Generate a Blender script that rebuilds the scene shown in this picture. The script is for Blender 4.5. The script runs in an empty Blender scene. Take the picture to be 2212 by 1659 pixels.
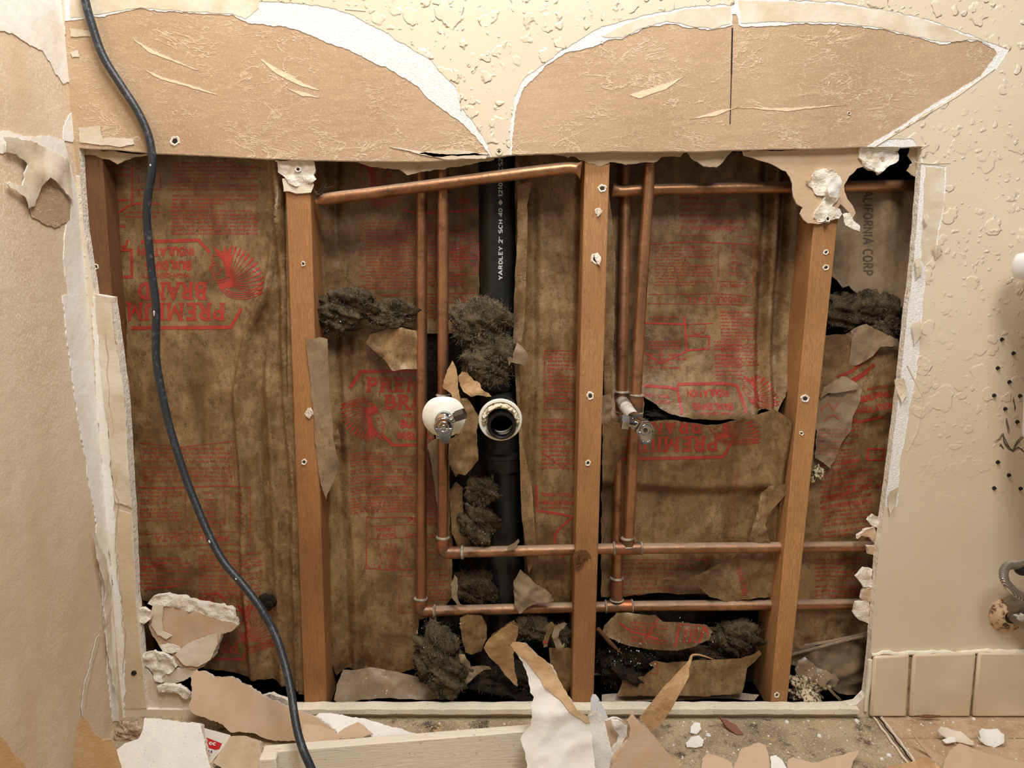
import bpy, math, random
import numpy as np
from mathutils import Vector, Matrix
from mathutils.geometry import delaunay_2d_cdt
from mathutils.bvhtree import BVHTree

random.seed(7)
SC = bpy.context.scene
COL = SC.collection

# ------------------------------------------------------------------ camera, light, exposure
FPX, W, H = 1650.0, 2212, 1659
CAM = Vector((0.0, -1.04, 0.668))
PITCH = math.radians(9.2)
cam_data = bpy.data.cameras.new('camera')
cam_data.sensor_fit = 'HORIZONTAL'
cam_data.sensor_width = 36.0
cam_data.lens = 36.0 * FPX / W
cam_data.clip_start = 0.01
cam = bpy.data.objects.new('camera', cam_data)
COL.objects.link(cam)
cam.location = CAM
cam.rotation_euler = (math.radians(90) - PITCH, 0, 0)
SC.camera = cam

SC.view_settings.view_transform = 'Standard'
SC.view_settings.look = 'None'
SC.view_settings.gamma = 1.0
SC.view_settings.use_curve_mapping = False
SC.view_settings.exposure = 0.0

world = bpy.data.worlds.new('room_light')
SC.world = world
world.use_nodes = True
world.node_tree.nodes['Background'].inputs[0].default_value = (1.0, 0.95, 0.89, 1)
world.node_tree.nodes['Background'].inputs[1].default_value = 0.18


def area_light(name, loc, target, size, size_y, energy, color):
    ld = bpy.data.lights.new(name, 'AREA')
    ld.shape = 'RECTANGLE'
    ld.size = size
    ld.size_y = size_y
    ld.energy = energy
    ld.color = color
    o = bpy.data.objects.new(name, ld)
    COL.objects.link(o)
    o.location = loc
    d = Vector(target) - Vector(loc)
    o.rotation_euler = d.to_track_quat('-Z', 'Y').to_euler()
    return o


# vanity lamp bar over the sink and the ceiling lamp of the room
area_light('vanity_lamp_light', (-0.10, -0.42, 1.75), (0.0, 0.0, 0.55), 0.75, 0.16, 12.4, (1.0, 0.972, 0.938))
area_light('ceiling_lamp_light', (0.28, -1.30, 2.05), (0.0, 0.0, 0.4), 0.5, 0.5, 24.5, (1.0, 0.972, 0.938))

# ------------------------------------------------------------------ picture-to-place helpers
_c, _s = math.cos(PITCH), math.sin(PITCH)


def ray(px, py):
    x = (px - W / 2) / FPX
    y = -(py - H / 2) / FPX
    return Vector((x, _c + y * _s, -_s + y * _c))


def P(px, py, Y):
    d = ray(px, py)
    return CAM + d * ((Y - CAM.y) / d.y)


class Frame:
    """A plane in the room: origin, u and v axes in it, n out of it."""
    def __init__(self, o, n, up=(0, 0, 1)):
        self.o = Vector(o)
        self.n = Vector(n).normalized()
        up = Vector(up)
        self.u = up.cross(self.n).normalized()
        self.v = self.n.cross(self.u).normalized()

    def px(self, px, py):
        d = ray(px, py)
        t = (self.o - CAM).dot(self.n) / d.dot(self.n)
        q = CAM + d * t - self.o
        return (q.dot(self.u), q.dot(self.v))

    def at(self, u, v, z):
        return self.o + self.u * u + self.v * v + self.n * z


def wallframe(Y):
    return Frame((0, Y, 0), (0, -1, 0))


def lean(px, py, Y, tilt, yaw=0.0):
    """plane through the point seen at px,py at depth Y; tilt>0 leans its top back, yaw turns it."""
    t, w = math.radians(tilt), math.radians(yaw)
    n = Vector((math.sin(w) * math.cos(t), -math.cos(w) * math.cos(t), math.sin(t)))
    return Frame(P(px, py, Y), n)


# ------------------------------------------------------------------ numeric noise
def _h(ix, iy, seed):
    v = np.sin(ix * 127.1 + iy * 311.7 + seed * 74.7) * 43758.5453
    return v - np.floor(v)


def vn(x, y, seed=0):
    x = np.asarray(x, float); y = np.asarray(y, float)
    ix, iy = np.floor(x), np.floor(y)
    fx, fy = x - ix, y - iy
    fx = fx * fx * (3 - 2 * fx); fy = fy * fy * (3 - 2 * fy)
    a = _h(ix, iy, seed); b = _h(ix + 1, iy, seed)
    c = _h(ix, iy + 1, seed); d = _h(ix + 1, iy + 1, seed)
    return (a + (b - a) * fx) * (1 - fy) + (c + (d - c) * fx) * fy


def fbm(x, y, seed=0, octv=4):
    r = 0.0; a = 0.5
    for k in range(octv):
        r = r + a * (vn(x, y, seed + k * 13) * 2 - 1)
        x = x * 2.03; y = y * 2.03; a *= 0.5
    return r


def crumple(x, y, seed=0, s=18.0):
    """sharp-creased paper relief, about -1..1"""
    r = 0.0; a = 0.6
    for k in range(3):
        th = 0.7 * k + seed
        xx = x * math.cos(th) - y * math.sin(th); yy = x * math.sin(th) + y * math.cos(th)
        r = r + a * (1 - 2.6 * np.abs(vn(xx * s, yy * s, seed + 31 * k) - 0.5) * 1.4)
        s *= 1.9; a *= 0.5
    return r


# ------------------------------------------------------------------ mesh helpers
def make(name, V, F, mats, parent=None, mi=None, smooth=True, sharp=None, origin=None):
    V = [Vector(v) for v in V]
    if parent is not None:
        off = parent.location.copy()
        if parent.parent is not None:
            off = off + parent.parent.location
    else:
        if origin is None:
            xs = [v.x for v in V]; ys = [v.y for v in V]; zs = [v.z for v in V]
            origin = Vector(((min(xs) + max(xs)) / 2, (min(ys) + max(ys)) / 2, min(zs)))
        off = Vector(origin)
    me = bpy.data.meshes.new(name)
    me.from_pydata([tuple(v - off) for v in V], [], F)
    for m in (mats if isinstance(mats, (list, tuple)) else [mats]):
        me.materials.append(m)
    if mi is not None:
        me.polygons.foreach_set('material_index', np.array(mi, dtype=np.int32))
    if smooth:
        me.polygons.foreach_set('use_smooth', np.ones(len(me.polygons), dtype=bool))
    me.update()
    if smooth and sharp:
        try:
            me.set_sharp_from_angle(angle=math.radians(sharp))
        except Exception:
            pass
    o = bpy.data.objects.new(name, me)
    COL.objects.link(o)
    if parent is not None:
        o.parent = parent
    else:
        o.location = off
    return o


def empty(name, loc):
    o = bpy.data.objects.new(name, None)
    COL.objects.link(o)
    o.empty_display_size = 0.02
    o.location = loc
    return o


def tag(o, label=None, cat=None, group=None, kind=None):
    if label: o['label'] = label
    if cat: o['category'] = cat
    if group: o['group'] = group
    if kind: o['kind'] = kind
    return o


class MB:
    """collects shapes of one part, then builds ONE mesh"""
    def __init__(self):
        self.V = []; self.F = []; self.M = []

    def add(self, V, F, m=0):
        b = len(self.V)
        self.V += [Vector(v) for v in V]
        self.F += [[i + b for i in f] for f in F]
        self.M += [m] * len(F)
        return self

    def box8(self, c, m=0):
        return self.add(c, [(0, 3, 2, 1), (4, 5, 6, 7), (0, 1, 5, 4), (1, 2, 6, 5), (2, 3, 7, 6), (3, 0, 4, 7)], m)

    def box(self, lo, hi, m=0):
        x0, y0, z0 = lo; x1, y1, z1 = hi
        return self.box8([(x0, y0, z0), (x1, y0, z0), (x1, y1, z0), (x0, y1, z0),
                          (x0, y0, z1), (x1, y0, z1), (x1, y1, z1), (x0, y1, z1)], m)

    def tube(self, pts, r, n=16, m=0, caps=True, sub=0):
        pts = [Vector(p) for p in pts]
        if sub: pts = catmull(pts, sub)
        rs = r if isinstance(r, (list, tuple)) else None
        if rs is not None and len(rs) != len(pts):
            rs = list(np.interp(np.linspace(0, 1, len(pts)), np.linspace(0, 1, len(rs)), rs))
        t = (pts[1] - pts[0]).normalized()
        a = t.orthogonal().normalized()
        V = []; F = []
        for i, p in enumerate(pts):
            if i == 0: t = (pts[1] - pts[0]).normalized()
            elif i == len(pts) - 1: t = (pts[-1] - pts[-2]).normalized()
            else: t = (pts[i + 1] - pts[i - 1]).normalized()
            a = (a - t * a.dot(t)).normalized(); b = t.cross(a)
            rr = rs[i] if rs is not None else r
            for k in range(n):
                an = 2 * math.pi * k / n
                V.append(p + (a * math.cos(an) + b * math.sin(an)) * rr)
        for i in range(len(pts) - 1):
            for k in range(n):
                F.append((i * n + k, i * n + (k + 1) % n, (i + 1) * n + (k + 1) % n, (i + 1) * n + k))
        if caps:
            F.append(tuple(range(n - 1, -1, -1)))
            F.append(tuple((len(pts) - 1) * n + k for k in range(n)))
        return self.add(V, F, m)

    def lathe(self, c, ax, prof, n=40, m=0, wob=None):
        """prof = (radius, distance along axis) pairs"""
        c = Vector(c); ax = Vector(ax).normalized()
        a = ax.orthogonal().normalized(); b = ax.cross(a)
        V = []; F = []
        for j, (r, h) in enumerate(prof):
            for k in range(n):
                an = 2 * math.pi * k / n
                rr = r * (1 + (wob(an, j) if wob else 0))
                V.append(c + ax * h + (a * math.cos(an) + b * math.sin(an)) * rr)
        for j in range(len(prof) - 1):
            for k in range(n):
                F.append((j * n + k, j * n + (k + 1) % n, (j + 1) * n + (k + 1) % n, (j + 1) * n + k))
        return self.add(V, F, m)

    def build(self, name, mats, parent=None, smooth=True, sharp=40, bevel=0, origin=None):
        o = make(name, self.V, self.F, mats, parent, self.M, smooth, sharp, origin)
        if bevel:
            md = o.modifiers.new('bevel', 'BEVEL')
            md.width = bevel; md.segments = 2; md.limit_method = 'ANGLE'
        return o


def catmull(pts, sub):
    out = []
    n = len(pts)
    for i in range(n - 1):
        p0 = pts[max(i - 1, 0)]; p1 = pts[i]; p2 = pts[i + 1]; p3 = pts[min(i + 2, n - 1)]
        for k in range(sub):
            t = k / sub
            out.append(0.5 * ((2 * p1) + (p2 - p0) * t + (2 * p0 - 5 * p1 + 4 * p2 - p3) * t * t + (3 * p1 - p0 - 3 * p2 + p3) * t ** 3))
    out.append(pts[-1])
    return out


def inside(poly, x, y):
    x = np.asarray(x); y = np.asarray(y)
    r = np.zeros(x.shape, bool)
    n = len(poly)
    for i in range(n):
        x0, y0 = poly[i]; x1, y1 = poly[(i + 1) % n]
        if y0 == y1: continue
        c = ((y0 > y) != (y1 > y)) & (x < (x1 - x0) * (y - y0) / (y1 - y0) + x0)
        r ^= c
    return r


def jagged(poly, step, amp, seed=0, spec=None):
    """densify a closed outline and tear it; spec(u,v)->factor of the tear"""
    out = []
    n = len(poly)
    rnd = random.Random(seed)
    s = 0.0
    for i in range(n):
        a = poly[i]; b = poly[(i + 1) % n]
        L = math.hypot(b[0] - a[0], b[1] - a[1])
        k = max(1, int(L / step))
        if L < 1e-7: continue
        nx, ny = -(b[1] - a[1]) / L, (b[0] - a[0]) / L
        for j in range(k):
            t = j / k
            x, y = a[0] + (b[0] - a[0]) * t, a[1] + (b[1] - a[1]) * t
            s += L / k
            if amp:
                d = float(vn(s / step * 0.21, 0.5, seed) - 0.5) * 1.5 + float(vn(s / step * 0.6, 3.5, seed) - 0.5) * 0.9 + (rnd.random() - 0.5) * 0.45
                d *= amp
                if spec: d *= spec(x, y)
                x += nx * d; y += ny * d
            out.append((x, y))
    return out


def sheet(name, poly, fr, mats, h=None, thick=0.0006, grid=0.005, jag=0.0, holes=(), parent=None,
          inks=None, seed=1, step=None, uv=False, rough_back=0.0, spec=None, bend=None, hole_jag=None, inner=True):
    """A torn sheet/board traced on plane fr. mats=[front, back, edge, ink]; h(u,v)=relief (m) towards the room.
       poly and holes are in picture coordinates unless uv."""
    step = step or grid
    cv = (lambda q: [tuple(p) for p in q]) if uv else (lambda q: [fr.px(*p) for p in q])
    loops = [jagged(cv(poly), step, jag, seed, spec)]
    for i, hl in enumerate(holes):
        loops.append(jagged(cv(hl), step, jag if hole_jag is None else hole_jag, seed + 5 + i, spec))
    pts = []; edges = []
    for lp in loops:
        b = len(pts); n = len(lp)
        pts += lp
        edges += [(b + i, b + (i + 1) % n) for i in range(n)]
    A = np.array(loops[0])
    if inner:
        gx = np.arange(A[:, 0].min() + grid / 2, A[:, 0].max(), grid)
        gy = np.arange(A[:, 1].min() + grid / 2, A[:, 1].max(), grid)
        X, Y = np.meshgrid(gx, gy)
        X = X + ((np.arange(X.shape[0]) % 2)[:, None]) * grid * 0.5
        X = X.ravel(); Y = Y.ravel()
        k = inside(loops[0], X, Y)
        for lp in loops[1:]:
            k &= ~inside(lp, X, Y)
        pts = pts + list(zip(X[k], Y[k]))
    res = delaunay_2d_cdt([Vector(p) for p in pts], edges, [], 0, 1e-8)
    Q = np.array([(v.x, v.y) for v in res[0]])
    T = np.array([f for f in res[2] if len(f) == 3])
    C = Q[T].mean(axis=1)
    k = inside(loops[0], C[:, 0], C[:, 1])
    for lp in loops[1:]:
        k &= ~inside(lp, C[:, 0], C[:, 1])
    T = T[k]
    # orientation towards n
    a = Q[T[:, 1]] - Q[T[:, 0]]; b = Q[T[:, 2]] - Q[T[:, 0]]
    flip = (a[:, 0] * b[:, 1] - a[:, 1] * b[:, 0]) < 0
    T[flip] = T[flip][:, ::-1]
    z = h(Q[:, 0], Q[:, 1]) if h is not None else np.zeros(len(Q))
    o = np.array(fr.o); U = np.array(fr.u); Vv = np.array(fr.v); N = np.array(fr.n)
    F3 = o + Q[:, :1] * U + Q[:, 1:2] * Vv + z[:, None] * N
    if bend is not None: F3 = bend(F3)
    Bk = F3 - N * thick
    if rough_back:
        Bk = Bk + (np.random.RandomState(seed).rand(*Bk.shape) - 0.5) * rough_back
    nq = len(Q)
    # boundary edges
    from collections import Counter
    E = {}
    for t in T:
        for i in range(3):
            e = (int(t[i]), int(t[(i + 1) % 3]))
            E[e] = 1
    bd = [e for e in E if (e[1], e[0]) not in E]
    V = [tuple(p) for p in F3] + [tuple(p) for p in Bk]
    F = [tuple(int(i) for i in t) for t in T]
    M = [0] * len(F)
    F += [(int(t[2]) + nq, int(t[1]) + nq, int(t[0]) + nq) for t in T]
    M += [1] * len(T)
    for (i, j) in bd:
        b0 = len(V)
        V += [tuple(F3[i]), tuple(F3[j]), tuple(Bk[j]), tuple(Bk[i])]
        F.append((b0 + 1, b0, b0 + 3, b0 + 2)); M.append(2)
    if inks:
        IV = []; IF = []
        for fn in inks:
            fn(IV, IF)
        IV, IF = refine(IV, IF, 0.0042 * FPX)
        bvh = BVHTree.FromPolygons([tuple(p) for p in F3], [tuple(int(i) for i in t) for t in T])
        b0 = len(V); ok = {}
        for i, p in enumerate(IV):
            u, v = fr.px(*p)
            st = fr.at(u, v, 0.2)
            hit = bvh.ray_cast(st, -fr.n)
            if hit[0] is not None:
                ok[i] = len(V)
                V.append(tuple(hit[0] + fr.n * 0.00045))
        for f in IF:
            if all(i in ok for i in f):
                q = [ok[i] for i in f]
                vv = [Vector(V[i]) for i in q[:3]]
                if (vv[1] - vv[0]).cross(vv[2] - vv[0]).dot(fr.n) < 0: q = q[::-1]
                F.append(tuple(q)); M.append(3)
    while len(mats) < 4: mats = list(mats) + [mats[-1]]
    ob = make(name, V, F, mats, parent, M, True)
    # drop unreferenced vertices
    return ob


def refine(V, F, mx):
    """split ink faces with long edges (picture units)"""
    out = []
    V = [tuple(v) for v in V]
    cache = {}
    def mid(a, b):
        k = (a, b) if a < b else (b, a)
        if k not in cache:
            cache[k] = len(V)
            V.append(((V[a][0] + V[b][0]) / 2, (V[a][1] + V[b][1]) / 2))
        return cache[k]
    st = []
    for f in F:
        if len(f) == 4: st += [(f[0], f[1], f[2]), (f[0], f[2], f[3])]
        else: st.append(tuple(f))
    while st:
        t = st.pop()
        L = [math.hypot(V[t[i]][0] - V[t[(i + 1) % 3]][0], V[t[i]][1] - V[t[(i + 1) % 3]][1]) for i in range(3)]
        i = L.index(max(L))
        if L[i] > mx:
            a, b, c = t[i], t[(i + 1) % 3], t[(i + 2) % 3]
            m = mid(a, b)
            st += [(a, m, c), (m, b, c)]
        else:
            out.append(t)
    return V, out


# ------------------------------------------------------------------ printed ink (flat shapes, picture coordinates)
def arc(cx, cy, rx, ry, a0, a1, n=8):
    return [(cx + rx * math.cos(math.radians(a0 + (a1 - a0) * i / n)), cy + ry * math.sin(math.radians(a0 + (a1 - a0) * i / n))) for i in range(n + 1)]


def glyphs():
    g = {}
    g['A'] = (.7, [[(0, 0), (.35, 1), (.7, 0)], [(.13, .35), (.57, .35)]], [(0, 0), (.7, 0)])
    g['B'] = (.6, [[(0.1, 0), (0.1, 1)], [(0.1, 1), (.3, 1)] + arc(.3, .76, .25, .24, 90, -90) + [(.1, .52)], [(.1, .52), (.32, .52)] + arc(.32, .26, .28, .26, 90, -90) + [(.1, 0)]], [(.06, 0), (.06, 1)])
    g['C'] = (.6, [arc(.32, .5, .3, .5, 50, 310, 12)], [])
    g['D'] = (.62, [[(0.1, 0), (0.1, 1)], [(.1, 1), (.25, 1)] + arc(.25, .5, .36, .5, 90, -90, 10) + [(.1, 0)]], [(.06, 0), (.06, 1)])
    g['E'] = (.55, [[(.55, 0), (.1, 0), (.1, 1), (.55, 1)], [(.1, .52), (.45, .52)]], [(.06, 0), (.06, 1)])
    g['F'] = (.5, [[(.1, 0), (.1, 1), (.5, 1)], [(.1, .52), (.42, .52)]], [])
    g['G'] = (.62, [arc(.32, .5, .3, .5, 50, 340, 12) + [(.6, .45), (.36, .45)]], [])
    g['H'] = (.6, [[(.05, 0), (.05, 1)], [(.55, 0), (.55, 1)], [(.05, .5), (.55, .5)]], [(.05, 0), (.55, 0), (.05, 1), (.55, 1)])
    g['I'] = (.2, [[(.1, 0), (.1, 1)]], [(.1, 0), (.1, 1)])
    g['K'] = (.6, [[(.05, 0), (.05, 1)], [(.58, 1), (.05, .42)], [(.22, .6), (.6, 0)]], [])
    g['L'] = (.5, [[(.05, 1), (.05, 0), (.5, 0)]], [])
    g['M'] = (.85, [[(.06, 0), (.08, 1), (.43, .2), (.78, 1), (.8, 0)]], [(.06, 0), (.06, 1), (.8, 0), (.8, 1)])
    g['N'] = (.65, [[(.05, 0), (.05, 1), (.6, 0), (.6, 1)]], [(.05, 0), (.05, 1), (.6, 1)])
    g['O'] = (.62, [arc(.31, .5, .29, .5, 0, 360, 16)], [])
    g['P'] = (.55, [[(.1, 0), (.1, 1)], [(.1, 1), (.3, 1)] + arc(.3, .74, .25, .26, 90, -90) + [(.1, .48)]], [(.08, 0), (.06, 1)])
    g['R'] = (.62, [[(.1, 0), (.1, 1)], [(.1, 1), (.3, 1)] + arc(.3, .76, .25, .24, 90, -90) + [(.1, .52)], [(.3, .52), (.6, 0)]], [(.06, 0), (.06, 1), (.6, 0)])
    g['S'] = (.55, [arc(.28, .75, .25, .25, 30, 270, 9) + arc(.28, .25, .25, .25, 90, -150, 9)], [])
    g['T'] = (.55, [[(0, 1), (.55, 1)], [(.275, 1), (.275, 0)]], [])
    g['U'] = (.62, [[(.05, 1), (.05, .3)] + arc(.31, .28, .26, .28, 180, 360, 8) + [(.57, 1)]], [(.05, 1), (.57, 1)])
    g['V'] = (.6, [[(0, 1), (.3, 0), (.6, 1)]], [])
    g['W'] = (.85, [[(0, 1), (.2, 0), (.42, .8), (.64, 0), (.85, 1)]], [])
    g['Y'] = (.6, [[(0, 1), (.3, .5), (.6, 1)], [(.3, .5), (.3, 0)]], [])
    g['0'] = (.5, [arc(.25, .5, .23, .5, 0, 360, 14)], [])
    g['1'] = (.3, [[(.02, .8), (.18, 1), (.18, 0)]], [])
    g['2'] = (.5, [arc(.25, .74, .23, .26, 170, -30, 8) + [(.02, 0), (.5, 0)]], [])
    g['3'] = (.5, [arc(.23, .75, .23, .25, 150, -90, 8), arc(.23, .26, .25, .26, 90, -150, 8)], [])
    g['4'] = (.5, [[(.4, 0), (.4, 1), (0, .3), (.5, .3)]], [])
    g['5'] = (.5, [[(.45, 1), (.06, 1), (.04, .55)] + arc(.23, .32, .25, .32, 110, -150, 8)], [])
    g['6'] = (.5, [[(.4, 1), (.06, .45)] + arc(.25, .27, .22, .27, 160, -200, 12)], [])
    g['7'] = (.5, [[(0, 1), (.5, 1), (.2, 0)]], [])
    g['8'] = (.5, [arc(.25, .75, .2, .25, -90, 270, 12), arc(.25, .26, .24, .26, 90, 450, 12)], [])
    g['9'] = (.5, [[(.1, 0), (.44, .55)] + arc(.25, .73, .22, .27, -20, 340, 12)], [])
    g['"'] = (.25, [[(.05, 1), (.05, .75)], [(.2, 1), (.2, .75)]], [])
    g['.'] = (.15, [[(.05, 0), (.05, .1)]], [])
    g['/'] = (.4, [[(0, 0), (.4, 1)]], [])
    g['-'] = (.35, [[(0, .5), (.35, .5)]], [])
    g['a'] = (.45, [arc(.22, .3, .2, .3, 0, 360, 10), [(.43, .6), (.43, 0)]], [])
    g['c'] = (.42, [arc(.24, .3, .2, .3, 45, 315, 10)], [])
    g['#'] = (.7, [[(.35, 0), (.0, .5), (.35, 1), (.7, .5), (.35, 0)], arc(.35, .5, .14, .2, 0, 360, 8)], [])
    return g


GL = glyphs()


def ribbon(V, F, pts, w, mp=lambda x, y: (x, y), taper=None):
    n = len(pts)
    L = []
    for i in range(n):
        a = pts[max(i - 1, 0)]; b = pts[min(i + 1, n - 1)]
        if 0 < i < n - 1:
            d0 = Vector((pts[i][0] - a[0], pts[i][1] - a[1])); d1 = Vector((b[0] - pts[i][0], b[1] - pts[i][1]))
            if d0.length < 1e-9 or d1.length < 1e-9: d = Vector((b[0] - a[0], b[1] - a[1])); k = 1
            else:
                d0.normalize(); d1.normalize(); d = d0 + d1
                k = 1 / max(0.45, d.length / 2)
        else:
            d = Vector((b[0] - a[0], b[1] - a[1])); k = 1
        if d.length < 1e-9: d = Vector((1, 0))
        d = d.normalized()
        ww = (taper(i / (n - 1)) if taper else 1) * w * k / 2
        L.append(((pts[i][0] - d.y * ww, pts[i][1] + d.x * ww), (pts[i][0] + d.y * ww, pts[i][1] - d.x * ww)))
    b = len(V)
    for l, r in L:
        V.append(mp(*l)); V.append(mp(*r))
    for i in range(n - 1):
        F.append((b + 2 * i, b + 2 * i + 1, b + 2 * i + 3, b + 2 * i + 2))


def fill(V, F, pts, mp=lambda x, y: (x, y)):
    r = delaunay_2d_cdt([Vector(p) for p in pts], [(i, (i + 1) % len(pts)) for i in range(len(pts))], [], 1, 1e-6)
    b = len(V)
    V += [mp(v.x, v.y) for v in r[0]]
    F += [tuple(b + i for i in f) for f in r[2]]


def text(V, F, s, x, y, hgt, width=None, wt=.16, serif=False, rot=0.0, gap=.18, mp=lambda x, y: (x, y), sx=1.0):
    """s written from x,y (baseline start); height hgt; rot in degrees (picture y is down)"""
    tot = sum(GL[c][0] + gap if c != ' ' else .45 for c in s) - gap
    if width: sx = width / (tot * hgt)
    ca, sa = math.cos(math.radians(rot)), math.sin(math.radians(rot))
    def T(u, v):
        a = u * sx * hgt; b = -v * hgt
        return mp(x + a * ca - b * sa, y + a * sa + b * ca)
    cur = 0.0
    for c in s:
        if c == ' ':
            cur += .45; continue
        w, st, se = GL[c]
        for pl in st:
            ribbon(V, F, [(cur + p[0], p[1] * (1 - wt) + wt / 2) for p in pl], wt, T)
        if serif:
            for (a, b) in se:
                yy = .05 if b == 0 else .95
                ribbon(V, F, [(cur + a - .17, yy), (cur + a + .17, yy)], .1, T)
        cur += w + gap


def line(pts, w):
    return lambda V, F: ribbon(V, F, pts, w)


def fineprint(x0, y0, x1, y1, pitch=8.5, cw=3.0, seed=1, skew=0.0, ragged=.25, wt=0.9):
    """rows of print too small to read, left edge x0, running to x1"""
    def fn(V, F):
        rnd = random.Random(seed)
        y = y0; r = 0
        while y < y1:
            end = x1 if rnd.random() > ragged else x0 + (x1 - x0) * rnd.uniform(.45, .95)
            x = x0; hgt = pitch * .50
            left = rnd.randint(3, 9)
            while x < end:
                if left == 0:
                    x += cw * .8; left = rnd.randint(2, 9); continue
                left -= 1
                yy = y + (x - x0) * skew
                k = rnd.random()
                w = cw * .62
                ribbon(V, F, [(x, yy), (x, yy + hgt)], wt)
                if k < .75: ribbon(V, F, [(x + w, yy + hgt * rnd.choice((0, .0, .45))), (x + w, yy + hgt)], wt)
                q = rnd.choice((.1, .5, .9))
                ribbon(V, F, [(x, yy + hgt * q), (x + w, yy + hgt * q)], wt)
                x += cw
            y += pitch; r += 1
            if rnd.random() < .12: y += pitch * .6
    return fn


def quad(a, b, c, n=10):
    return [((1 - t) ** 2 * a[0] + 2 * t * (1 - t) * b[0] + t * t * c[0], (1 - t) ** 2 * a[1] + 2 * t * (1 - t) * b[1] + t * t * c[1]) for t in [i / n for i in range(n + 1)]]


def head(V, F, mp):
    """printed profile head with a feather bonnet, facing right; u,v in its own sketch units"""
    fill(V, F, [(178, 352), (200, 342), (215, 350), (228, 338), (245, 336), (258, 350), (262, 372), (225, 380), (192, 398), (182, 385)], mp)
    for i in range(7):
        x = 192 + i * 12.5; y = 404 - i * 3.6
        fill(V, F, [(x - 4, y - 4), (x + 4, y - 5), (x + 5, y + 3), (x - 3, y + 5)], mp)
    ribbon(V, F, [(190, 396), (225, 386), (266, 378)], 4, mp)
    ribbon(V, F, [(195, 418), (230, 402), (276, 392)], 4, mp)
    ribbon(V, F, [(276, 392), (286, 415), (296, 445), (314, 470), (298, 480), (302, 493), (290, 500), (301, 510), (296, 525), (298, 540), (262, 543)], 7, mp)
    ribbon(V, F, [(212, 412), (216, 450), (226, 490), (242, 520), (264, 545), (292, 596)], 8, mp)
    ribbon(V, F, [(250, 432), (262, 426), (276, 428)], 5, mp)
    ribbon(V, F, [(258, 440), (272, 438)], 6, mp)
    for a, b in (((240, 450), (256, 470)), ((248, 446), (250, 462)), ((262, 478), (270, 492))):
        ribbon(V, F, [a, b], 5, mp)
    ribbon(V, F, [(270, 482), (296, 480)], 3.5, mp)
    ribbon(V, F, [(276, 500), (296, 499)], 4, mp)
    fill(V, F, [(192, 415), (208, 418), (212, 455), (222, 495), (240, 525), (262, 552), (290, 590), (262, 575), (240, 556), (225, 600), (212, 560), (198, 590), (190, 540), (180, 560), (184, 500), (190, 460)], mp)
    ends = [(-8, 322), (-14, 352), (-6, 385), (2, 415), (10, 446), (26, 474), (40, 502), (62, 528), (86, 552), (108, 574), (134, 588), (160, 600), (184, 606)]
    for i, e in enumerate(ends):
        s = (190, 372 + i * 4)
        c = ((s[0] + e[0]) / 2 - 10 + i * 3, (s[1] + e[1]) / 2 - 52 + i * 3.5)
        q = quad(s, c, e, 12)
        ribbon(V, F, q, 4.6, mp)
        ribbon(V, F, q[9:], 11, mp, lambda t: .45 + .9 * math.sin(math.pi * min(1, t * .95 + .05)))
        if i % 2 == 0:
            x, y = q[9]
            ribbon(V, F, [(x, y), (x - 16, y + 12)], 5, mp, lambda t: 1 - .8 * t)
    for k in range(4):
        ribbon(V, F, quad((250 - k * 14, 344 - k * 2), (170 - k * 12, 232 + k * 18), (-4 + k * 8, 320 + k * 14), 14), 4.6, mp)


def logo(mp, right=1010, hd=True, hs=1.0):
    """the facing's printed emblem: coordinates as on the upright one"""
    def fn(V, F):
        ribbon(V, F, [(757, 838), (778, 803), (right, 801)], 6.5, mp)
        ribbon(V, F, [(824, 940), (848, 963), (right - 20, 960)], 6.5, mp)
        text(V, F, 'PREMIUM', 793, 848, 33, 205, .21, True, mp=mp, gap=.24)
        text(V, F, 'BRAND', 832, 886, 33, 140, .21, True, mp=mp, gap=.24)
        text(V, F, 'HIGH DENSITY', 868, 903, 10, 100, .2, mp=mp)
        text(V, F, 'BUILDING', 864, 926, 19, 96, .24, mp=mp)
        text(V, F, 'INSULATION', 858, 951, 18, 118, .24, mp=mp)
        if hd:
            head(V, F, lambda u, v: mp(740 + u / 3.4545, 780 + v / 3.4545))
    return fn


def txt(s, x, y, hgt, width=None, rot=0, wt=.16, serif=False):
    return lambda V, F: text(V, F, s, x, y, hgt, width, wt, serif, rot)


def rectline(x0, y0, x1, y1, w=1.2):
    return lambda V, F: ribbon(V, F, [(x0, y0), (x1, y0), (x1, y1), (x0, y1), (x0, y0 - .01)], w)

# ------------------------------------------------------------------ materials
def srgb(r, g, b):
    f = lambda c: (c / 255 / 12.92) if c / 255 <= .04045 else ((c / 255 + .055) / 1.055) ** 2.4
    return (f(r), f(g), f(b), 1)


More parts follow.
